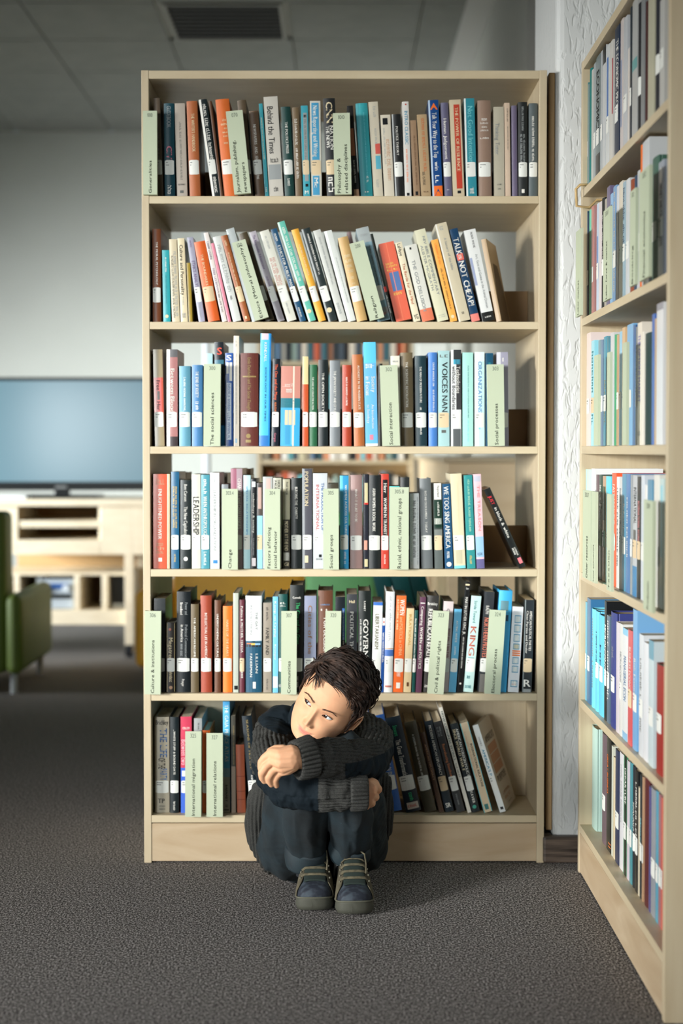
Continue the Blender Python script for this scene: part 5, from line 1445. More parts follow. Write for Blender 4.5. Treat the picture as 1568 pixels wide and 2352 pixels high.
armchair(309, 786, 6.45, (236, 174, 50), 'mustard yellow armchair seen through the wide bookcase', .86, .165)
armchair(628, 938, 5.62, (112, 184, 118), 'mint green armchair seen through the wide bookcase', .80, .118)
armchair(-300, 50, 6.25, (92, 112, 40), 'olive green armchair cut by the edge of the picture, facing the television', .78, .072)

# pale partition board and slim white pole on the far wall
mb = MB(); mb.box(xf(958, 9.2), xf(1027, 9.2), 9.2, 9.24, zf(1046, 9.2), zf(788, 9.2))
tag(mb.build('whiteboard', mat((226, 228, 224), .35), bevel=.006), 'white board hanging on the far wall above a low bookcase', 'board')
mb = MB(); mb.tube([(xf(475, 9.1), 9.1, 0), (xf(475, 9.1), 9.1, CEILZ)], .022, 12)
tag(mb.build('white_pipe', mat((214, 220, 226), .4), smooth=True), 'slim white heating pipe running up the far wall', 'pipe')

ORDW = 'first second third fourth fifth sixth seventh eighth ninth tenth eleventh twelfth thirteenth fourteenth fifteenth sixteenth seventeenth eighteenth nineteenth twentieth'.split()
ORDW += ['twenty-' + v for v in ORDW[:9]] + ['thirtieth'] + ['thirty-' + v for v in ORDW[:9]]
# ------------------------------------------------------------------ distant bookcases
def far_case(name, px0, px1, Y, top, shelves, depth, label, rng, rows, filldark=None):
    r = empty(name, (0, 0, 0))
    tag(r, label, 'bookcase')
    x0, x1 = xf(px0, Y), xf(px1, Y)
    zt = zf(top, Y)
    def bx(n, a, b, c, d, e, f, m=WOOD):
        mb = MB(); mb.box(a, b, c, d, e, f); mb.build(n, m, r)
    bx('side_panel', x0, x0 + .02, Y, Y + depth, 0, zt, WOODV)
    bx('side_panel', x1 - .02, x1, Y, Y + depth, 0, zt, WOODV)
    bx('top_panel', x0 + .02, x1 - .02, Y, Y + depth, zt - .02, zt)
    bx('back_panel', x0 + .02, x1 - .02, Y + depth - .012, Y + depth - .002, .02, zt - .02, mat((204, 168, 116), .6))
    zs = [zf(p, Y) for p in shelves]
    for z in zs:
        bx('shelf', x0 + .02, x1 - .02, Y + .002, Y + depth - .012, z - .02, z)
    cols = [(226, 214, 196), (190, 90, 60), (120, 200, 210), (230, 226, 214), (70, 80, 90), (200, 190, 160), (40, 46, 50), (220, 150, 110), (150, 170, 160), (236, 230, 220), (90, 120, 150), (60, 100, 110), (208, 170, 160), (244, 240, 232)]
    cn = ['cream', 'rust', 'aqua', 'ivory', 'slate', 'sand', 'black', 'peach', 'sage', 'white', 'blue', 'teal', 'pink', 'snowy']
    for si, (k, hh, wh) in enumerate(rows):
        x = x0 + .024
        i = 0
        last = -1
        while x < x1 - .05:
            w_ = rng.uniform(.018, .038)
            h_ = hh * rng.uniform(.82, 1.0)
            ci = rng.randrange(len(cols))
            if ci == last: ci = (ci + 3) % len(cols)
            o = make_book('distant_book', w_, h_, depth * .62, cols[ci], rng.random() < .5, None, (), .5, 0, i)
            o.location = (x, Y + .02 + rng.uniform(0, .01), zs[k] + .0004)
            tag(o, '%s book with blurred spine, %s in the %s' % (cn[ci], ORDW[i], wh), 'book', 'blurred books in the ' + wh)
            last = ci
            x += w_ + .001 + (rng.uniform(.0, .02) if rng.random() < .2 else 0)
            i += 1
    return r


_r = random.Random(11)
far_case('distant_bookcase', 590, 949, 7.6, 640, [830, 943, 1057, 1200, 1330], .26, 'half-height birch bookcase standing farther back, seen between the shelves', _r,
         [(0, .235, 'upper row of the bookcase behind'), (1, .21, 'second row of the bookcase behind'), (2, .21, 'third row of the bookcase behind'), (3, .26, 'fourth row of the bookcase behind')])
far_case('distant_bookcase', 952, 1030, 8.6, 1046, [1130, 1240], .24, 'small low birch bookcase against the far wall', _r, [(0, .16, 'top row by the far wall'), (1, .2, 'lower row by the far wall')])
# teal folders leaning on a bench, seen right of the green seat
for k in range(3):
    hb, th_ = .33, R(-13)
    o = make_book('ring_binder', .052, hb, .24, [(48, 140, 146), (64, 160, 166), (40, 128, 134)][k], True, None, (), .5, 0, 3)
    o.location = (xf(893, 4.62) + .0545 / math.cos(th_) * k, 4.62, zf(1480, 4.62) + .001)
    o.rotation_euler = (0, th_, 0)
    tag(o, ['first teal ring binder leaning in the pile beyond the shelf', 'middle teal ring binder of the leaning pile, the palest', 'last teal ring binder of the leaning pile, nearest the striped books'][k], 'binder', 'leaning teal binders')
bn = empty('bench', (0, 0, 0))
tag(bn, 'low birch bench carrying leaning teal binders behind the bookcase', 'bench')
mb = MB(); mb.box(xf(850, 4.62), xf(1020, 4.62), 4.6, 4.9, zf(1480, 4.62) - .02, zf(1480, 4.62)); mb.build('top', WOOD, bn)
for a in (853, 1008):
    mb = MB(); mb.box(xf(a, 4.62), xf(a + 10, 4.62), 4.61, 4.89, 0, zf(1480, 4.62) - .021); mb.build('leg', WOOD, bn)
# low cupboards along the deep side wall
cb = empty('low_cupboard', (0, 0, 0))
tag(cb, 'long low birch cupboard along the deep side wall', 'cupboard')
zc = zf(1050, WYN + .5)
mb = MB(); mb.box(WX - .28, WX - .003, WYN + .1, 8.2, .06, zc - .02); mb.build('body', noise_mat('birch_pale', (216, 194, 158), (226, 206, 172), (1, 1, 6), 3, 4, .5), cb, bevel=.003)
mb = MB(); mb.box(WX - .30, WX - .002, WYN + .08, 8.22, zc - .019, zc); mb.build('top', WOOD, cb, bevel=.003)
mb = MB(); mb.box(WX - .26, WX - .02, WYN + .14, 8.15, 0, .059); mb.build('plinth', WOODV, cb)

# dark tall volume standing on the far side of the fifth shelf
o = make_book('atlas_volume', .05, .27, .15, (44, 40, 24), True, None, (), .5, 0, 9)
o.location = (P(1064, 1335, DEPTH + .26).x, DEPTH + .30, SH[5] + .0005)
tag(o, 'tall black-brown book on the far side of the fifth shelf, behind the thin black one', 'book')
# bent wire bookend under the upper shelf of the wall bookcase
wb = MB()
s1 = SH[1]
yy = YF - .05
wb.tube([(XS + .14, yy, s1 - TK - .012), (XS + .03, yy, s1 - TK - .012), (XS + .012, yy, s1 - TK - .030), (XS - .018, yy, s1 - TK - .026), (XS - .020, yy, s1 - .004), (XS - .010, yy, s1 + .006), (XS + .02, yy, s1 + .006)], .0035, 8)
tag(wb.build('wire_bookend', mat((188, 160, 112), .4), smooth=True), 'bent brass-coloured wire bookend hooked round the wall bookcase shelf', 'bookend')
# ------------------------------------------------------------------ the boy
_ico = None


def ico_arrays():
    global _ico
    if _ico is None:
        bm = bmesh.new()
        bmesh.ops.create_icosphere(bm, subdivisions=2, radius=1.0)
        vs = np.array([v.co[:] for v in bm.verts])
        bm.verts.index_update()
        fs = np.array([[v.index for v in f.verts] for f in bm.faces])
        bm.free()
        _ico = (vs, fs)
    return _ico


def remesh_balls(name, chains, voxel, smooth=6, step=0.22):
    """one closed surface grown over chains of balls (centre, radius)"""
    vs, fs = ico_arrays()
    V_, F_ = [], []
    n = 0
    for ch in chains:
        for (a, ra), (b, rb) in zip(ch[:-1], ch[1:]):
            d = (b - a).length
            k = max(1, int(d / (step * min(ra, rb))))
            for i in range(k + 1):
                t = i / k
                c = a.lerp(b, t)
                r = ra + (rb - ra) * t
                V_.append(vs * r + np.array(c[:]))
                F_.append(fs + n)
                n += len(vs)
    me = bpy.data.meshes.new(name)
    Vn, Fn = np.concatenate(V_), np.concatenate(F_)
    me.from_pydata(Vn.tolist(), [], Fn.tolist())
    o = bpy.data.objects.new(name, me)
    COL.objects.link(o)
    m = o.modifiers.new('r', 'REMESH')
    m.mode = 'VOXEL'
    m.voxel_size = voxel
    s = o.modifiers.new('s', 'SMOOTH')
    s.factor = 0.5
    s.iterations = smooth
    bpy.context.view_layer.update()
    dg = bpy.context.evaluated_depsgraph_get()
    out = bpy.data.meshes.new_from_object(o.evaluated_get(dg))
    bpy.data.objects.remove(o)
    bpy.data.meshes.remove(me)
    out.name = name
    out.polygons.foreach_set('use_smooth', [True] * len(out.polygons))
    return out


def C(*pts):
    return [(P(px, py, Y), r) for (px, py, Y, r) in pts]


def getco(me):
    a = np.empty(len(me.vertices) * 3)
    me.vertices.foreach_get('co', a)
    return a.reshape(-1, 3)


def getno(me):
    a = np.empty(len(me.vertices) * 3)
    me.vertices.foreach_get('normal', a)
    return a.reshape(-1, 3)


def setco(me, a):
    me.vertices.foreach_set('co', a.reshape(-1))
    me.update()


def attr(me, name, vals):
    at = me.attributes.new(name, 'FLOAT', 'POINT')
    at.data.foreach_set('value', np.asarray(vals, dtype=np.float32))


boy = empty('boy', P(745, 1985, 3.5))
boy.location.z = 0
tag(boy, 'dark-haired boy in a knitted charcoal cardigan sitting on the carpet, hugging his knees', 'person')
BOYI = Matrix.Translation(boy.location).inverted()


def badd(name, me, parent=None, mats=None):
    if mats:
        me.materials.clear()
        for m_ in (mats if isinstance(mats, (list, tuple)) else [mats]):
            me.materials.append(m_)
    me.transform(BOYI)
    o = link(name, me, boy if parent is None else parent)
    return o


# ---- materials
def skin_mat():
    m, nt, b, N, L = nodes('skin')
    a = N('ShaderNodeAttribute'); a.attribute_name = 'lip'
    mx = N('ShaderNodeMix'); mx.data_type = 'RGBA'
    n = N('ShaderNodeTexNoise'); n.inputs['Scale'].default_value = 40
    tc = N('ShaderNodeTexCoord'); L(tc.outputs['Object'], n.inputs['Vector'])
    r = N('ShaderNodeValToRGB')
    r.color_ramp.elements[0].color = lin((198, 148, 114)); r.color_ramp.elements[1].color = lin((210, 162, 127))
    L(n.outputs[0], r.inputs[0])
    L(r.outputs[0], mx.inputs[6])
    mx.inputs[7].default_value = lin((196, 112, 104))
    L(a.outputs['Fac'], mx.inputs[0])
    L(mx.outputs[2], b.inputs['Base Color'])
    b.inputs['Roughness'].default_value = .58
    b.inputs['Subsurface Weight'].default_value = .15
    b.inputs['Subsurface Radius'].default_value = (1.0, .35, .2)
    b.inputs['Subsurface Scale'].default_value = .006
    b.inputs['Specular IOR Level'].default_value = .25
    return m


def knit_mat():
    m, nt, b, N, L = nodes('charcoal_knit')
    pa = N('ShaderNodeAttribute'); pa.attribute_name = 'patch'
    tc = N('ShaderNodeTexCoord')
    n = N('ShaderNodeTexNoise'); n.inputs['Scale'].default_value = 700; n.inputs['Detail'].default_value = 2
    L(tc.outputs['Object'], n.inputs['Vector'])
    r = N('ShaderNodeValToRGB')
    r.color_ramp.elements[0].position = .38; r.color_ramp.elements[0].color = lin((36, 37, 36))
    r.color_ramp.elements[1].position = .66; r.color_ramp.elements[1].color = lin((62, 62, 59))
    L(n.outputs[0], r.inputs[0])
    mx = N('ShaderNodeMix'); mx.data_type = 'RGBA'
    L(pa.outputs['Fac'], mx.inputs[0]); L(r.outputs[0], mx.inputs[6]); mx.inputs[7].default_value = lin((8, 20, 27))
    L(mx.outputs[2], b.inputs['Base Color'])
    b.inputs['Roughness'].default_value = .85
    b.inputs['Specular IOR Level'].default_value = .2
    v = N('ShaderNodeTexVoronoi'); v.inputs['Scale'].default_value = 230
    L(tc.outputs['Object'], v.inputs['Vector'])
    bp = N('ShaderNodeBump'); bp.inputs['Distance'].default_value = .002
    sb = N('ShaderNodeMath'); sb.operation = 'SUBTRACT'; sb.inputs[0].default_value = 1.0
    L(pa.outputs['Fac'], sb.inputs[1])
    ml = N('ShaderNodeMath'); ml.operation = 'MULTIPLY'; ml.inputs[1].default_value = .15
    L(sb.outputs[0], ml.inputs[0]); L(ml.outputs[0], bp.inputs['Strength'])
    L(v.outputs['Distance'], bp.inputs['Height']); L(bp.outputs[0], b.inputs['Normal'])
    return m


SKIN = skin_mat()
KNIT = knit_mat()
DENIM = noise_mat('dark_teal_twill', (4, 14, 18), (11, 29, 36), (1, 1, 1), 14, 4, .9, bump=.12, bscale=500, dist=.001)
HAIRM = noise_mat('dark_brown_hair', (30, 20, 16), (64, 43, 31), (1, 1, 1), 45, 3, .62)

# ---- head: horizontal rings from chin to crown, pushed into features
HU = [-101, -99, -94, -86, -76, -64, -50, -30, -8, 15, 40, 62, 80, 93, 100, 103]
HW = [4, 18, 32, 42, 50, 57, 62, 66.5, 69, 70.5, 71, 67, 56, 38, 20, 2]
HF = [64, 70, 76, 79, 80, 80, 81, 81, 80, 84, 82, 73, 58, 38, 18, 0]
HB = [56, 40, 20, -2, -20, -34, -50, -68, -82, -90, -92, -88, -74, -54, -32, -4]


def head_mesh():
    NR, NA = 190, 260
    us = np.linspace(-101, 103, NR)
    def prof(t):
        y = np.interp(us, HU, t)
        k = np.exp(-np.linspace(-2, 2, 13) ** 2); k /= k.sum()
        yp = np.pad(y, 6, mode='reflect', reflect_type='odd')
        return np.convolve(yp, k, 'valid')
    W_, F_, B_ = np.maximum(prof(HW), 1.5), prof(HF), prof(HB)
    t = np.linspace(-math.pi, math.pi, NA, endpoint=False)
    a = t - 0.5 * np.sin(t)
    s, c = np.sin(a), np.cos(a)
    p = 2 / 2.25
    sx = np.sign(s) * np.abs(s) ** p
    cx = np.sign(c) * np.abs(c) ** p
    U = np.repeat(us[:, None], NA, 1)
    X = W_[:, None] * sx[None]
    mid, half = (F_ + B_) / 2, (F_ - B_) / 2
    Fw = mid[:, None] + half[:, None] * cx[None]
    wt = np.clip(cx[None] * 1.8, 0, 1) * np.ones_like(U)
    g = lambda v, s_: np.exp(-(v / s_) ** 2)
    aX = np.abs(X)
    d = np.zeros_like(U)
    d += -7.5 * g(aX - 27, 15) * g(U + 7, 11)
    d += 2.6 * g(aX - 27, 17) * g(U - 11, 7)
    d += 1.2 * g(X, 12) * g(U - 8, 8)
    # nose
    nh = np.interp(U, [-54, -49.5, -47, -43.5, -40, -29, -15, -2, 8], [0, 1, 9.5, 15.0, 15.5, 10.8, 6.5, 3.4, 0])
    ns = np.interp(U, [-50, -44, -30, -10, 5], [8.0, 8.2, 6.6, 5.4, 6])
    d += nh * g(X, ns)
    d += 5.8 * g(aX - 9.4, 4.4) * g(U + 43.5, 5.0)
    d += -3.2 * g(aX - 5.2, 2.0) * g(U + 48.6, 1.8)
    # mouth
    um = -66.0 + 3.4 * (aX / 20) ** 2
    d += 1.9 * g(U - (um + 3.2), 3.4) * g(X, 14)
    d += 2.8 * g(U - (um - 4.0), 3.6) * g(X, 12)
    d += -2.4 * g(U - um, 1.1) * g(X, 18)
    d += -1.1 * g(aX - 20, 4.0) * g(U - um, 4)
    d += -1.4 * g(X, 3) * g(U + 57, 4)
    d += 4.0 * g(X, 14) * g(U + 90, 8)
    d += -1.5 * g(X, 18) * g(U + 79, 5.5)
    d += 3.4 * g(aX - 35, 17) * g(U + 36, 15)
    Fw = Fw + d * wt
    # lids: skin over the eyeball
    ex, ef, eu, er = 27.0, 57.8, -8.0, 13.6
    q = er ** 2 - (aX - ex) ** 2 - (U - eu) ** 2
    fs = ef + np.sqrt(np.maximum(q, 0))
    on = (q > 0) & (Fw > 20)
    k = 2.2
    blend = np.where(on, np.maximum(Fw, fs) + np.maximum(k - np.abs(Fw - fs), 0) ** 2 / (4 * k), Fw)
    Fw = np.where(on, blend, Fw)
    # crease of the upper lid
    xe = aX - ex
    top = 4.9 * np.clip(1 - (xe / 12.9) ** 2, 0, 1) ** .75
    bot = -3.9 * np.clip(1 - (xe / 12.9) ** 2, 0, 1) ** .8
    tilt = .05 * xe
    ue = U - eu - tilt
    lidw = g(xe, 12) * wt * (Fw > 20)
    Fw = Fw - 1.8 * g(ue - (top + 3.6), 1.1) * lidw + 1.0 * g(ue - (top + 1.0), 1.2) * lidw + .8 * g(ue - (bot - 1.0), 1.3) * lidw
    lip = np.clip(g(U - (um + 2.0), 2.3) * 1.2, 0, 1) + np.clip(g(U - (um - 3.2), 2.9) * 1.25, 0, 1)
    lip = np.clip(lip, 0, 1) * np.clip((20 - aX) / 8, 0, 1) * wt * (Fw > 40)
    lip = np.clip(lip * .75, 0, .75)
    hole = (Fw > 30) & (xe < 12.6) & (xe > -11.6) & (ue < top) & (ue > bot)
    co = np.stack([X, Fw, U], -1).reshape(-1, 3)
    hole = hole.reshape(-1).astype(int)
    faces = []
    for i in range(NR - 1):
        for j in range(NA):
            j2 = (j + 1) % NA
            q_ = (i * NA + j, i * NA + j2, (i + 1) * NA + j2, (i + 1) * NA + j)
            if hole[q_[0]] + hole[q_[1]] + hole[q_[2]] + hole[q_[3]] >= 3:
                continue
            faces.append(q_)
    faces.append(tuple(reversed(range(NA))))
    faces.append(tuple((NR - 1) * NA + j for j in range(NA)))
    return co, faces, lip.reshape(-1), (us, W_, F_, B_)


HCO, HFA, HLIP, HPROF = head_mesh()
ROLL, YAW, TIP = R(35), R(16), R(20)
# local (x, forward, up) in mm -> world axes
_base = Matrix(((1, 0, 0), (0, -1, 0), (0, 0, 1)))
_tip = Matrix.Rotation(TIP, 3, 'X')        # world frame: forward is -y, tipping brings the forehead to the front
_yaw = Matrix.Rotation(-YAW, 3, 'Z')
_rol = Matrix.Rotation(ROLL, 3, 'Y')
HM3 = _rol @ _yaw @ _tip @ _base
EYEMID = P(729, 1631, 3.295)
HO = EYEMID - (HM3 @ Vector((0, 70, -8))) * .001


def H(x, f, u):
    return HO + (HM3 @ Vector((x, f, u))) * .001


def head_world(co):
    M = np.array(HM3) * .001
    return co @ M.T + np.array(HO[:])


def rows_to_mesh(name, co, faces):
    me = bpy.data.meshes.new(name)
    me.from_pydata([tuple(v) for v in co], [], faces)
    me.polygons.foreach_set('use_smooth', [True] * len(me.polygons))
    me.update()
    return me


# the skin: head, ear, neck, arms and hands in one mesh
def ear_parts():
    V_, F_ = [], []
    def add(pts, rad, seg=10):
        mb = MB(); mb.tube(pts, rad, seg)
        n = len(V_)
        V_.extend(mb.v); F_.extend([tuple(n + i for i in f) for f in mb.f])
    for sg in (1, -1):
        def E(y, z, out): # y back, z up in ear frame (mm)
            if sg < 0: return H(-(63.0 + out * .35), -14 - y * .7, -26 + z * .7)
            return H(67.5 + out * .7, 8 - y * .95, -22 + z * .95)
        hel = [E(-3, -2, 3), E(-7, 8, 6), E(-6, 18, 9), E(0, 26, 12), E(9, 30, 15), E(18, 27, 17), E(22, 18, 18), E(22, 6, 17), E(18, -6, 14), E(12, -16, 10), E(5, -24, 7), E(-2, -26, 4), E(-5, -20, 3)]
        add(hel, [.002, .0032, .0036, .0038, .0038, .0038, .0036, .0034, .0034, .004, .0055, .005, .003])
        anti = [E(2, 18, 9), E(8, 20, 11), E(13, 14, 12), E(13, 2, 11), E(8, -9, 9), E(2, -13, 7), E(-4, -10, 5)]
        add(anti, [.002, .003, .0034, .0034, .0032, .003, .0028])
        # the shell between them
        n = len(V_)
        ring = [E(-4, 0, 2), E(-4, 16, 6), E(4, 25, 9), E(16, 25, 13), E(20, 12, 13), E(18, -2, 11), E(12, -14, 7), E(4, -22, 5), E(-3, -20, 2)]
        cen = E(4, 4, -1)
        V_.append(tuple(cen)); V_.extend(tuple(p) for p in ring)
        for i in range(len(ring)):
            F_.append((n, n + 1 + i, n + 1 + (i + 1) % len(ring)))
        ring2 = [p + (HM3 @ Vector((sg * -1.5, -3, 0))) * .001 * 2 for p in ring]
        n2 = len(V_)
        V_.append(tuple(cen + (HM3 @ Vector((sg * -2, -5, 0))) * .001 * 2)); V_.extend(tuple(p) for p in ring2)
        for i in range(len(ring)):
            F_.append((n2, n2 + 1 + (i + 1) % len(ring), n2 + 1 + i))
    return V_, F_


# wrists, hands
hL = [  # the hand lying over the other arm
    C((735, 1741, 3.19, .024), (700, 1742, 3.165, .024), (668, 1741, 3.140, .0245)),
    C((668, 1735, 3.138, .0235), (645, 1737, 3.132, .0185), (626, 1730, 3.145, .0125)),
    C((668, 1745, 3.138, .0235), (646, 1748, 3.132, .0185), (629, 1745, 3.142, .0125)),
    C((668, 1750, 3.138, .021), (652, 1759, 3.137, .017), (638, 1760, 3.145, .0125)),
    C((672, 1753, 3.140, .019), (660, 1765, 3.142, .015), (648, 1771, 3.150, .0115)),
    C((650, 1723, 3.145, .0125), (633, 1721, 3.152, .0100), (620, 1726, 3.160, .0085)),
]
hLf = [
    C((624, 1729, 3.148, .0108), (608, 1740, 3.150, .0092), (600, 1751, 3.154, .0088), (599, 1763, 3.160, .0080), (601, 1773, 3.166, .0072)),
    C((627, 1746, 3.144, .0108), (611, 1760, 3.143, .0094), (601, 1775, 3.147, .0090), (602, 1786, 3.153, .0080), (607, 1794, 3.160, .0070)),
    C((637, 1761, 3.147, .0105), (624, 1773, 3.146, .0092), (617, 1785, 3.150, .0086), (619, 1795, 3.156, .0077), (623, 1802, 3.162, .0068)),
    C((647, 1771, 3.151, .0098), (637, 1781, 3.152, .0084), (632, 1791, 3.156, .0078), (633, 1799, 3.161, .0070), (635, 1805, 3.166, .0062)),
]
hR = [
    C((800, 1820, 3.24, .023), (832, 1818, 3.245, .0225), (846, 1814, 3.25, .021)),
    C((846, 1808, 3.25, .018), (856, 1806, 3.262, .0135), (862, 1807, 3.272, .0115)),
    C((846, 1820, 3.25, .018), (852, 1824, 3.262, .0130), (856, 1827, 3.272, .0110)),
    C((842, 1828, 3.25, .016), (846, 1838, 3.262, .0120), (848, 1842, 3.270, .0100)),
]
hRf = [
    C((862, 1807, 3.270, .0112), (868, 1813, 3.282, .0100), (864, 1817, 3.300, .0090), (854, 1817, 3.312, .0080)),
    C((855, 1826, 3.270, .0108), (862, 1831, 3.284, .0094), (857, 1834, 3.300, .0086), (848, 1834, 3.310, .0078)),
    C((848, 1841, 3.268, .0100), (854, 1845, 3.280, .0088), (850, 1848, 3.295, .0080), (842, 1847, 3.304, .0072)),
    C((838, 1845, 3.262, .0092), (842, 1852, 3.272, .0080), (838, 1854, 3.285, .0072), (832, 1852, 3.295, .0066)),
    C((842, 1802, 3.255, .0120), (852, 1795, 3.268, .0098), (861, 1798, 3.282, .0088), (865, 1803, 3.292, .0074)),
]


def joined(parts):
    V_, F_, Lp = [], [], []
    for co, fa, lp in parts:
        n = len(V_)
        V_.extend([tuple(v) for v in co])
        F_.extend([tuple(n + i for i in f) for f in fa])
        Lp.extend(list(lp) if lp is not None else [0.0] * len(co))
    return V_, F_, Lp


def mdata(me):
    co = getco(me).copy()
    fa = [tuple(p.vertices) for p in me.polygons]
    bpy.data.meshes.remove(me)
    return co, fa, None


trunk = [C((765, 1640, 3.46, .050), (762, 1690, 3.50, .048), (755, 1720, 3.55, .06), (748, 1800, 3.58, .08), (742, 1930, 3.58, .08)),
         C((755, 1715, 3.55, .045), (645, 1672, 3.50, .036), (632, 1740, 3.42, .033), (652, 1804, 3.275, .028), (740, 1818, 3.24, .021), (800, 1820, 3.24, .018)),
         C((755, 1715, 3.55, .045), (835, 1680, 3.52, .036), (842, 1748, 3.33, .030), (790, 1742, 3.24, .024), (735, 1741, 3.19, .019))]
parts = [(head_world(HCO), HFA, HLIP), (*ear_parts(), None)]
parts.append(mdata(remesh_balls('t', trunk, .006, 3, .3)))
parts.append(mdata(remesh_balls('h', hL + hLf, .0013, 14)))
parts.append(mdata(remesh_balls('h', hR + hRf, .0013, 12)))
V_, F_, Lp = joined(parts)
me = rows_to_mesh('body', V_, F_)
attr(me, 'lip', Lp)
body = badd('body', me, mats=SKIN)

# ---- eyes
WHITE_EYE = mat((190, 196, 198), .2, .6)
IRIS = mat((34, 22, 17), .15, .8)
PUPIL = mat((8, 7, 7), .1, .8)
for sg in (-1, 1):
    cen = H(sg * 27.0, 57.8, -8)
    gz = (HM3 @ Vector((-.50, .86, .10))).normalized()
    q = gz.to_track_quat('Z', 'Y').to_matrix()
    V_, F_, mi = [], [], []
    NU, NV = 40, 32
    for i in range(NU + 1):
        th = math.pi * i / NU
        for j in range(NV):
            ph = 2 * math.pi * j / NV
            r_ = .0131 + (.0005 if th < .5 else 0) * math.cos(th / .5 * math.pi / 2)
            V_.append(tuple(cen + q @ Vector((math.sin(th) * math.cos(ph), math.sin(th) * math.sin(ph), math.cos(th))) * r_))
    for i in range(NU):
        for j in range(NV):
            F_.append((i * NV + j, (i + 1) * NV + j, (i + 1) * NV + (j + 1) % NV, i * NV + (j + 1) % NV))
            th = math.pi * (i + .5) / NU
            mi.append(2 if th < .25 else 1 if th < .56 else 0)
    me = rows_to_mesh('eye', V_, F_)
    me.transform(BOYI)
    for m_ in (WHITE_EYE, IRIS, PUPIL): me.materials.append(m_)
    me.polygons.foreach_set('material_index', mi)
    link('eye', me, boy)
    cb = MB(); cb.tube([H(sg * 12.5, 67.0, -9.2), H(sg * 15.2, 68.4, -9.0), H(sg * 18.0, 67.6, -8.7)], [.0036, .0040, .0022], 12)
    m_ = cb.mesh('tear_duct', mat((196, 120, 108), .4), True); m_.transform(BOYI); link('tear_duct', m_, boy)
    # lashes and brow
    def lid(x, topside=True, lift=0.0, out=.4):
        xe = x
        v = (4.9 * max(1 - (xe / 12.9) ** 2, 0) ** .75) if topside else (-3.9 * max(1 - (xe / 12.9) ** 2, 0) ** .8)
        uu = -8 + v + .05 * xe + lift
        ff = 57.8 + math.sqrt(max(13.9 ** 2 - xe ** 2 - (uu + 8) ** 2, 0)) + out
        return H(sg * (27.0 + xe), ff, uu)
    mb = MB()
    xs = [-12.7 + 25.4 * i / 20 for i in range(21)]
    mb.tube([lid(x, True, -.35, .3) for x in xs], [.0003 + .0006 * min(1, (i + 2) / 12) for i in range(21)], 6)
    rim = MB()
    rim.tube([lid(x, True, .5, .2) for x in xs], .0010, 8)
    rim.tube([lid(x, False, -.5, .1) for x in xs], .0009, 8)
    m_ = rim.mesh('eyelid', SKIN, True); attr(m_, 'lip', [.12] * len(m_.vertices)); m_.transform(BOYI); link('eyelid', m_, boy)
    for i in range(26):
        x = -10 + 23 * i / 25
        p0 = lid(x)
        mb.tube([p0, p0 + (HM3 @ Vector((sg * x * .05, 3.0, 1.2))) * .001, p0 + (HM3 @ Vector((sg * x * .12, 4.6, 3.6))) * .001], [.00028, .0002, .00008], 4)
    m_ = mb.mesh('eyelash', mat((26, 18, 16), .5), True); m_.transform(BOYI); link('eyelashes', m_, boy)
    rng = random.Random(5 + sg)
    mb = MB()
    for i in range(150):
        t = rng.random()
        x = 11 + 33 * t
        uu = 9.0 + 5.5 * math.sin(min(t * 1.25, 1) * math.pi * .62) - 4.0 * max(0, t - .7) / .3 + rng.uniform(-1.6, 1.6) * (1.1 - .7 * t)
        # depth of the brow there
        th = min(.99, x / 70.5)
        ff = -3 + 87 * (1 - th ** 2.25) ** (1 / 2.25) + 2.6
        L2 = rng.uniform(3.5, 6)
        a = H(sg * x, ff + .2, uu)
        b = H(sg * (x + L2 * .85), ff + .9 - .02 * x, uu + L2 * (.5 - .75 * t))
        mb.tube([a, (a + b) / 2 + (HM3 @ Vector((0, .6, .2))) * .001, b], [.00024, .00024, .0001], 4)
    m_ = mb.mesh('eyebrow', mat((84, 62, 48), .7), True); m_.transform(BOYI); link('eyebrow', m_, boy)

# ---- hair: a close cap under many combed locks
us_, W_, F_p, B_p = HPROF


def scalp(dirx, dirf, diru):
    """point of the bare head (mm) along a direction from the skull's middle, with its normal"""
    o = np.array([0.0, -4.0, 22.0])
    d = np.array([dirx, dirf, diru]); d = d / np.linalg.norm(d)
    lo, hi = 20.0, 160.0
    for _ in range(24):
        mdl = (lo + hi) / 2
        p = o + d * mdl
        if p[2] > 102.5: inside = False
        else:
            w_ = np.interp(p[2], us_, W_); f_ = np.interp(p[2], us_, F_p); b_ = np.interp(p[2], us_, B_p)
            m2, h2 = (f_ + b_) / 2, (f_ - b_) / 2
            inside = (abs(p[0]) / max(w_, 1)) ** 2.25 + (abs(p[1] - m2) / max(h2, 1)) ** 2.25 < 1
        if inside: lo = mdl
        else: hi = mdl
    return o + d * lo


def hairline(x, f):
    """lowest height of hair at that side of the head"""
    ang = math.atan2(abs(x), f)     # 0 front, pi back
    return float(np.interp(ang, [0, .45, .75, .95, 1.10, 1.28, 1.45, 1.75, 2.1, 2.5, 3.15], [67, 64, 52, 30, 6, -22, -12, 4, -30, -50, -56]))


rng = random.Random(3)
mb = MB()
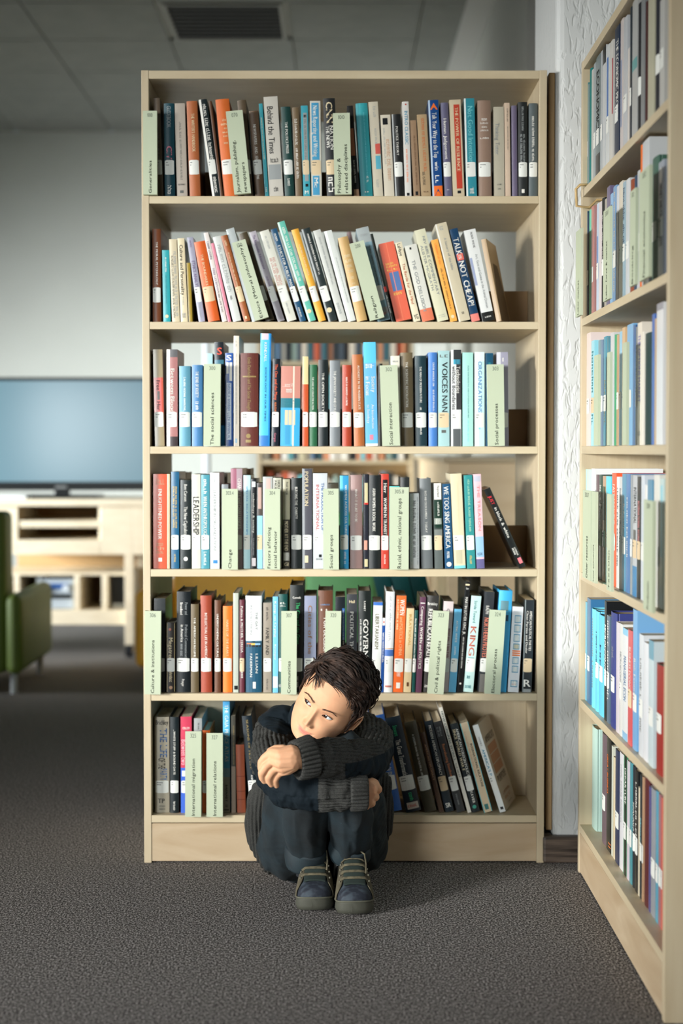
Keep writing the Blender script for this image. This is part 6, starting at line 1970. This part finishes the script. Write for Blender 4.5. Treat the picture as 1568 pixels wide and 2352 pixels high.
# cap
NI, NJ = 44, 72
cap = []
for i in range(NI + 1):
    for j in range(NJ):
        ph = -math.pi + 2 * math.pi * j / NJ
        hl = hairline(math.sin(ph) * 70, math.cos(ph) * 85)
        # elevation range from the hairline to the crown
        e0 = math.atan2(hl - 22, 74)
        el = e0 + (math.pi / 2 - e0) * i / NI
        p = scalp(math.cos(el) * math.sin(ph), math.cos(el) * math.cos(ph), math.sin(el))
        d = p - np.array([0, -4, 22.0]); d /= np.linalg.norm(d)
        lift = .8 + 8.0 * min(1, i / 12)
        if math.cos(ph) < 0.3: lift = .8 + 7 * min(1, i / 9)
        cap.append(tuple(H(*(p + d * lift))))
mb.v += cap
for i in range(NI):
    for j in range(NJ):
        j2 = (j + 1) % NJ
        mb.f.append((i * NJ + j, i * NJ + j2, (i + 1) * NJ + j2, (i + 1) * NJ + j)); mb.m.append(0)

def comb_dir(s, d):
    """which way the hair is brushed: up from his right temple, over the top and down on his left"""
    x, f, u = s
    top = float(np.clip((u - 38) / 30, 0, 1))
    over = np.array([.95, -.22 + .25 * (f > 45), -.05])
    if f > 45: over = np.array([1.0, .05, .02])
    leftside = np.array([.12, .05, -1.0])
    rightside = np.array([-.1, -.35, -1.0])
    back = np.array([.35, -.25, -1.0])
    if x < -38: base = rightside * (1 - top * .8) + over * top * .8
    else: base = leftside * (1 - top) + over * top
    if f < -20:
        k = min(1, (-20 - f) / 40)
        base = base * (1 - .6 * k) + back * .6 * k
    nv = noise.noise_vector(Vector((x * .028, f * .028, u * .028)) + Vector((4, 1, 7)))
    base = base + np.array(nv[:]) * (.3 if f > 45 else .65)
    base = base - d * np.dot(base, d)
    return base / max(np.linalg.norm(base), 1e-6)


def lock(p0, L_mm, rad, lift0, lift1, sway, n=10):
    pts, rads = [], []
    p = p0.copy()
    o = np.array([0, -4, 22.0])
    for k in range(n):
        d = p - o; R0 = np.linalg.norm(d); d /= R0
        s = scalp(*d)
        t = k / (n - 1)
        lf_ = lift0 + (lift1 - lift0) * math.sin(min(t * 1.15, 1) * math.pi * .86)
        wv_ = noise.noise(Vector((s[0] * .05, s[1] * .05, s[2] * .05))) * 4.0
        pts.append(H(*(s + d * max(.6, lf_ + wv_ * min(1, lf_ / 8)))))
        rads.append(rad * (0.6 + .4 * math.sin(min(1, t * 2) * math.pi / 2)) * (1 - t ** 2.5 * .94))
        comb = comb_dir(s, d) + sway * (1 + t)
        comb -= d * np.dot(comb, d)
        comb /= max(np.linalg.norm(comb), 1e-6)
        p = s + comb * (L_mm / (n - 1))
    o_ = Vector(H(0, -4, 22))
    nst = 11
    for q in range(nst):
        a_ = rng.uniform(0, 2 * math.pi); rr = rng.uniform(.2, 1.0)
        keep = rng.uniform(.8, 1.0)
        out = []
        for k, pt in enumerate(pts):
            t = k / (n - 1)
            tg = (pts[min(k + 1, n - 1)] - pts[max(k - 1, 0)]).normalized()
            nn = (pt - o_).normalized()
            sd = tg.cross(nn)
            w_ = rad * rr * (1 - .80 * t ** 1.4)
            out.append(pt + sd * math.cos(a_) * w_ + nn * math.sin(a_) * w_ * .5)
        th = rng.uniform(.00028, .00055)
        mb.tube(out, [th * (1 - t_ ** 2 * .8) for t_ in [k / (n - 1) for k in range(n)]], 3, caps=False)


cnt = 0
while cnt < 1500:
    ph = rng.uniform(-math.pi, math.pi)
    z = rng.uniform(-.75, 1)
    if cnt > 1100:        # thicken the fringe and the top
        ph = rng.uniform(-1.1, 1.3); z = rng.uniform(.25, .9)
    el = math.asin(z)
    p = scalp(math.cos(el) * math.sin(ph), math.cos(el) * math.cos(ph), math.sin(el))
    hl = hairline(p[0], p[1])
    if p[2] < hl + rng.uniform(-2, 2):
        continue
    topness = float(np.clip((p[2] - 42) / 35, 0, 1))
    room = p[2] - hl
    if topness > .25:
        L_ = rng.uniform(34, 62)
        if p[0] > 20: L_ *= .72
        l0, l1 = rng.uniform(1, 9), rng.uniform(7, 19)
        if p[1] > 45: l0, l1 = rng.uniform(.5, 4), rng.uniform(6, 13)
    else:
        L_ = min(rng.uniform(16, 30), 13 + room * .8)
        l0, l1 = rng.uniform(.6, 4 + 4 * min(1, room / 30)), rng.uniform(2.5, 5 + 6 * min(1, room / 30))
    sw = .07
    fr = p[1] > 35 and room < 16
    if fr: L_ *= .7
    lock(p, L_, rng.uniform(.0024, .0046) * (.5 if fr else 1), l0, l1, np.array([rng.gauss(0, sw), rng.gauss(0, sw), rng.gauss(0, sw)]))
    cnt += 1
m_ = mb.mesh('hair', HAIRM, True)
m_.transform(BOYI)
link('hair', m_, boy)

# ---- cardigan
armR = C((648, 1672, 3.505, .056), (634, 1690, 3.48, .054), (626, 1732, 3.41, .052), (636, 1778, 3.315, .050), (656, 1806, 3.262, .047), (700, 1817, 3.242, .042), (745, 1821, 3.235, .0415), (785, 1820, 3.235, .040), (808, 1820, 3.235, .035))
armL = C((825, 1685, 3.525, .056), (850, 1702, 3.46, .055), (852, 1728, 3.38, .053), (841, 1750, 3.315, .050), (800, 1745, 3.25, .0455), (750, 1741, 3.205, .0445), (712, 1741, 3.185, .042), (700, 1741, 3.18, .037))
torso = [C((760, 1690, 3.54, .060), (660, 1676, 3.52, .056)), C((760, 1690, 3.54, .060), (830, 1686, 3.53, .056)),
         C((670, 1690, 3.54, .062), (665, 1800, 3.57, .072), (668, 1915, 3.575, .078)), C((820, 1700, 3.55, .062), (820, 1800, 3.575, .072), (815, 1915, 3.58, .078)),
         C((745, 1700, 3.57, .065), (745, 1920, 3.59, .08)),
         C((624, 1800, 3.44, .034), (606, 1842, 3.49, .040), (596, 1890, 3.52, .036), (594, 1930, 3.525, .030), (606, 1962, 3.52, .024), (622, 1985, 3.515, .020)),
         C((640, 1800, 3.47, .05), (620, 1880, 3.54, .05), (622, 1950, 3.55, .04)),
         C((862, 1800, 3.53, .04), (868, 1860, 3.54, .036), (874, 1905, 3.54, .028), (862, 1940, 3.54, .024)),
         C((735, 1700, 3.50, .050), (690, 1655, 3.47, .030), (688, 1632, 3.455, .020))]
cm = remesh_balls('cardigan', [armR, armL] + torso, .0022, 7)
co, no = getco(cm), getno(cm)


def seg_param(co, chain):
    best = np.full(len(co), 1e9); ang = np.zeros(len(co)); tt = np.zeros(len(co))
    pts = [np.array(c[0][:]) for c in chain]
    acc = 0.0
    for a, b in zip(pts[:-1], pts[1:]):
        ab = b - a; L2 = ab @ ab; ln = math.sqrt(L2)
        t = np.clip(((co - a) @ ab) / L2, 0, 1)
        pr = a + t[:, None] * ab
        dv = co - pr
        d = np.linalg.norm(dv, axis=1)
        ax = ab / ln
        # fixed reference so that the ribs run on from bone to bone
        ref = np.array([0.25, 1.0, 0.15]); ref -= ax * (ref @ ax); ref /= np.linalg.norm(ref)
        sd = np.cross(ax, ref)
        an = np.arctan2(dv @ sd, dv @ ref)
        m_ = d < best
        best = np.where(m_, d, best); ang = np.where(m_, an, ang); tt = np.where(m_, acc + t * ln, tt)
        acc += ln
    return best, ang, tt


bR, aR, tR = seg_param(co, armR)
bL, aL, tL = seg_param(co, armL)
isR = (bR < .062) & (bR <= bL)
isL = (bL < .064) & (bL < bR)
phase = np.where(isR, aR * 30, np.where(isL, aL * 30, co[:, 0] * 2 * math.pi / .0085 + 6 * np.sin(co[:, 2] * 12)))
# soft folds across the sleeves
fold = np.zeros(len(co))
for i in range(len(co)):
    x, y, z = co[i]
    if isR[i] or isL[i]:
        t = tR[i] if isR[i] else tL[i]
        a_ = aR[i] if isR[i] else aL[i]
        fold[i] = noise.noise(Vector((t * 38, a_ * .9, 3.0 if isR[i] else 8.0))) * .0065 + noise.noise(Vector((t * 90, a_ * 2, 5))) * .0022
    else:
        fold[i] = noise.noise(Vector((x * 14, y * 14, z * 9))) * .008
# elbow and shoulder patches of plain cloth
px_ = 780 + co[:, 0] * F / co[:, 1]
Xc, Zc = co[:, 0], co[:, 2]
def XW(px, Y): return (px - 780) * Y / F
zz = lambda py, Y: P(780, py, Y).z
front = no[:, 1] < .5
sh = isR & (Zc > zz(1664, 3.46) - .25 * (Xc - XW(600, 3.46))) & (co[:, 1] > 3.40)
yoke = (~isR) & (~isL) & (Zc > zz(1668, 3.5)) & (co[:, 1] > 3.44)
elR = isR & (co[:, 1] < 3.36) & (Zc < zz(1772, 3.26) + .0) & (Xc < XW(731, 3.24)) & (tR > .10)
elL = isL & (Zc < zz(1738, 3.26)) & (Xc > XW(792, 3.25)) & (co[:, 1] < 3.42)
patch = (sh | yoke | elR | elL).astype(float)
amp = np.where(patch > .5, 0.0, .0050)
co2 = co + no * (fold + (np.abs(np.sin(phase / 2)) ** .7 - .6) * amp + np.where(patch > .5, .0006, 0))[:, None]
setco(cm, co2)
attr(cm, 'patch', patch)
badd('cardigan', cm, mats=KNIT)


def cuff(name, A, B, r0, r1, ribs, parent=None, thick=.004, m=KNIT, px_seed=1.0, amp=.0026, sq=1.0):
    """ribbed band with a rolled rim, open at both ends"""
    ax = (B - A).normalized(); L_ = (B - A).length
    ref = Vector((.25, 1, .15)); ref -= ax * ref.dot(ax); ref.normalize()
    sd = ax.cross(ref)
    prof = [(-.0015, -thick), (0, -.001), (.002, .0012), (.005, .002), (L_ * .5, .0028), (L_ - .006, .002), (L_ - .002, .001), (L_, -.001), (L_ - .001, -thick), (L_ * .5, -thick)]
    N_ = ribs * 10 if ribs else 72
    V_, F_ = [], []
    for k, (s, dr) in enumerate(prof):
        r_ = r0 + (r1 - r0) * s / L_ + dr
        for j in range(N_):
            an = 2 * math.pi * j / N_
            rr = r_ + (amp * (abs(math.sin(an * ribs / 2)) ** .6 * 2 - 1.3) if ribs and dr > -.0005 else 0) + (.0018 if ribs else .0035) * math.sin(an * 3 + s * 60 + (0 if ribs else px_seed))
            V_.append(tuple(A + ax * s + (ref * math.cos(an) * sq + sd * math.sin(an)) * rr))
    K = len(prof)
    for k in range(K):
        k2 = (k + 1) % K
        for j in range(N_):
            j2 = (j + 1) % N_
            F_.append((k * N_ + j, k * N_ + j2, k2 * N_ + j2, k2 * N_ + j))
    me = rows_to_mesh(name, V_, F_)
    attr(me, 'patch', [0.0] * len(V_))
    return badd(name, me, parent, m)


cuff('sleeve_cuff', P(719, 1735, 3.183), P(676, 1746, 3.163), .0425, .0400, 27)
cuff('sleeve_cuff', P(802, 1820, 3.233), P(843, 1819, 3.238), .0370, .0350, 25)
# collar behind the cheek
cuff('collar', P(757, 1694, 3.50), P(752, 1668, 3.485), .066, .062, 34, thick=.006)

# ---- trousers
thR = C((690, 1950, 3.55, .082), (668, 1938, 3.52, .086), (680, 1850, 3.43, .076), (700, 1780, 3.365, .064), (712, 1742, 3.338, .055))
thL = C((795, 1945, 3.55, .082), (812, 1930, 3.52, .084), (812, 1845, 3.43, .074), (806, 1780, 3.365, .064), (800, 1738, 3.338, .055))
shR = C((712, 1742, 3.335, .054), (704, 1800, 3.325, .055), (702, 1880, 3.365, .053), (704, 1940, 3.402, .0475), (706, 1960, 3.415, .044))
shL = C((800, 1738, 3.335, .054), (802, 1800, 3.325, .055), (804, 1880, 3.365, .052), (803, 1925, 3.402, .0465), (802, 1945, 3.415, .044))
tm = remesh_balls('trousers', [thR, thL, shR, shL, C((700, 1940, 3.56, .088), (790, 1938, 3.56, .088))], .003, 8)
co, no = getco(tm), getno(tm)
fd = np.zeros(len(co))
for i in range(len(co)):
    x, y, z = co[i]
    q_ = Vector((x * 34 + 1.6 * math.sin(z * 9), y * 12, z * 5.5 + x * 6))
    fd[i] = noise.noise(q_) * .0095 + (1 - abs(noise.noise(Vector((x * 20 + z * 9, y * 9, z * 11 - x * 14))))) ** 3 * .005
setco(tm, co + no * fd[:, None])
trous = badd('trousers', tm, mats=DENIM)
DENIMC = noise_mat('turned_up_twill', (9, 25, 32), (16, 37, 44), (1, 1, 1), 20, 3, .75)
cuff('trouser_cuff', P(706, 1944, 3.402), P(702, 1982, 3.416), .0475, .0485, 0, None, .003, DENIMC)
cuff('trouser_cuff', P(806, 1932, 3.402), P(800, 1962, 3.420), .0465, .0465, 0, None, .003, DENIMC)

# ---- socks and shoes
for (px, sc_) in ((712, 'd'), (797, 'l')):
    mb = MB()
    c0, c1 = P(px, 1945, 3.425), P(px, 2010, 3.425)
    mb.tube([c0, (c0 + c1) / 2, c1], [.030, .031, .033], 20)
    mm = mat((30, 34, 40), .9) if sc_ == 'd' else noise_mat('patterned_sock', (18, 20, 22), (188, 190, 192), (1, 1, 1), 34, 0, .9, lo=.50, hi=.52)
    me = mb.mesh('sock', mm, True); me.transform(BOYI); link('sock', me, boy)

OLIVE = noise_mat('olive_suede', (62, 58, 44), (86, 80, 62), (1, 1, 1), 30, 3, .85)
BLUECAN = noise_mat('blue_camouflage_canvas', (20, 27, 40), (52, 62, 72), (1, 2, 1), 40, 2, .8, lo=.46, hi=.6)
SOLE = mat((66, 67, 58), .7)
LACE = noise_mat('olive_lace', (70, 65, 49), (96, 90, 70), (1, 1, 1), 90, 2, .9)


def shoe(px_toe, py_toe, rz, label):
    base = PZ(px_toe, py_toe, 0.0)
    root = empty('shoe')
    L_ = .205
    def wv(t):   # half width along 0 heel .. 1 toe
        return float(np.interp(t, [0, .03, .1, .25, .45, .62, .78, .9, .96, .99, 1.0], [.012, .022, .030, .033, .034, .040, .0435, .041, .033, .020, .006]))
    def cl(t):
        return .004 * math.sin(t * math.pi)
    ts = [0, .01, .03, .06, .1, .16, .22, .3, .38, .46, .54, .62, .7, .76, .82, .87, .91, .94, .965, .985, .995, 1.0]
    def W(t, x, z):   # shoe local -> parent local; toe towards the camera
        return (x + cl(t), -t * L_, z)
    # sole with a slightly raised toe
    mb = MB(); n = len(ts)
    spring = lambda t: .007 * max(0, (t - .72) / .28) ** 1.6
    rows = []
    for t in ts:
        s0 = spring(t)
        hh = .023 + (.004 if t > .8 else 0)
        w_ = wv(t)
        prof = [(-w_ * .93, s0), (-w_ * 1.03, s0 + hh * .35), (-w_ * 1.0, s0 + hh * .8), (-w_ * .96, s0 + hh), (w_ * .96, s0 + hh), (w_ * 1.0, s0 + hh * .8), (w_ * 1.03, s0 + hh * .35), (w_ * .93, s0)]
        rows.append([W(t, x, z) for x, z in prof])
    for r_ in rows: mb.v += r_
    K = 8
    for i in range(n - 1):
        for k in range(K):
            mb.f.append((i * K + k, i * K + (k + 1) % K, (i + 1) * K + (k + 1) % K, (i + 1) * K + k)); mb.m.append(0)
    mb.f.append(tuple(range(K))); mb.m.append(0)
    mb.f.append(tuple((n - 1) * K + k for k in reversed(range(K)))); mb.m.append(0)
    sole = mb.build('sole', SOLE, root, smooth=True)
    # front rubber bumper line
    # upper
    def top(t):
        return float(np.interp(t, [0, .05, .15, .3, .42, .5, .6, .7, .78, .86, .93, .98, 1], [.050, .060, .068, .078, .082, .078, .068, .055, .044, .037, .030, .020, .006]))
    def section(t, x01, lift=0.0):
        """x01 -1..1 across the upper"""
        w_ = wv(t) * .95
        s0 = spring(t) + .022
        an = x01 * math.pi / 2
        e = .72
        x = math.copysign(abs(math.sin(an)) ** e, an) * (w_ + lift)
        z = s0 + (abs(math.cos(an)) ** e) * (top(t) + lift)
        return W(t, x, z)
    def sheet(name, t0, t1, a0, a1, lift, m, nt=22, na=26, edge=None, thick=.0):
        mb = MB()
        for i in range(nt + 1):
            t = t0 + (t1 - t0) * i / nt
            aa0, aa1 = (a0, a1) if edge is None else edge(t)
            for j in range(na + 1):
                mb.v.append(section(t, aa0 + (aa1 - aa0) * j / na, lift))
        for i in range(nt):
            for j in range(na):
                a = i * (na + 1) + j
                mb.f.append((a, a + 1, a + na + 2, a + na + 1)); mb.m.append(0)
        o = mb.build(name, m, root, smooth=True)
        if thick:
            s_ = o.modifiers.new('t', 'SOLIDIFY'); s_.thickness = thick; s_.offset = 1
        return o
    sheet('upper', 0.0, .999, -1, 1, 0.0, BLUECAN, 40, 36)
    sheet('tongue', .26, .85, -.30, .30, .002, mat((34, 46, 42), .85), thick=.002)
    # eyestay: two olive side panels meeting below the laces
    for sg in (-1, 1):
        def ed(t, sg=sg):
            inner = np.interp(t, [.1, .36, .5, .66, .74, .84, .88], [.42, .36, .34, .30, .30, .42, .75])
            outer = np.interp(t, [.1, .5, .7, .88], [.98, .98, .98, .97])
            return (sg * inner, sg * outer)
        sheet('side_panel', .12, .88, 0, 0, .0035, OLIVE, 24, 12, ed, .002)
    sheet('collar', .0, .13, -1, 1, .003, OLIVE, 8, 26, None, .003)
    # toe bumper: a thin raised rubber strip
    mb = MB()
    pts = []
    for sg_t in [(-1, t) for t in (.6, .7, .78, .86, .92, .96, .985)] + [(0, 1.0)] + [(1, t) for t in (.985, .96, .92, .86, .78, .7, .6)]:
        s_, t = sg_t
        pts.append(W(min(t + .006, 1.006), s_ * wv(t) * 1.0, spring(t) + .0275))
    mb.tube(pts, .0022, 8)
    mb.build('foxing_strip', mat((84, 84, 72), .7), root, smooth=True)
    # laces
    for k, t in enumerate((.44, .52, .60, .68, .76)):
        mb = MB()
        pts = [Vector(section(t + .012 * math.cos(q * math.pi), .40 * q, .0055 + .002 * (1 - q * q))) for q in (-1, -.6, -.2, .2, .6, 1)]
        mb.tube(pts, .0032, 8, flat=.45)
        mb.build('lace', LACE, root, smooth=True)
        for sg in (-1, 1):
            mb = MB(); c = Vector(section(t, sg * .43, .006)); mb.tube([c + Vector((0, 0, -.002)), c + Vector((0, -.0005, .0008))], .0018, 10)
            mb.build('eyelet', mat((120, 118, 104), .35), root)
    # loose ends and loops of the bow
    A = Vector(section(.46, 0, .008))
    for pts in ([A, A + Vector((.012, -.004, .012)), A + Vector((.026, -.014, .004)), A + Vector((.028, -.034, -.014)), A + Vector((.026, -.050, -.030))],
                [A, A + Vector((-.010, .004, .012)), A + Vector((-.024, -.004, .006)), A + Vector((-.020, -.014, -.004)), A]):
        mb = MB(); mb.tube(pts, .0021, 8)
        mb.build('lace', LACE, root, smooth=True)
    # the toe is at local y = -L_
    root.parent = boy
    root.location = Vector((base.x, base.y + L_ * .995, 0)) - boy.location
    root.rotation_euler = (0, 0, rz)
    root['label'] = label
    return root


shoe(714, 2097, R(2), 'worn olive and blue canvas shoe with loose lace, the foot nearer the armchair side')
shoe(800, 2106, R(4), 'worn olive and blue canvas shoe nearer the wall')
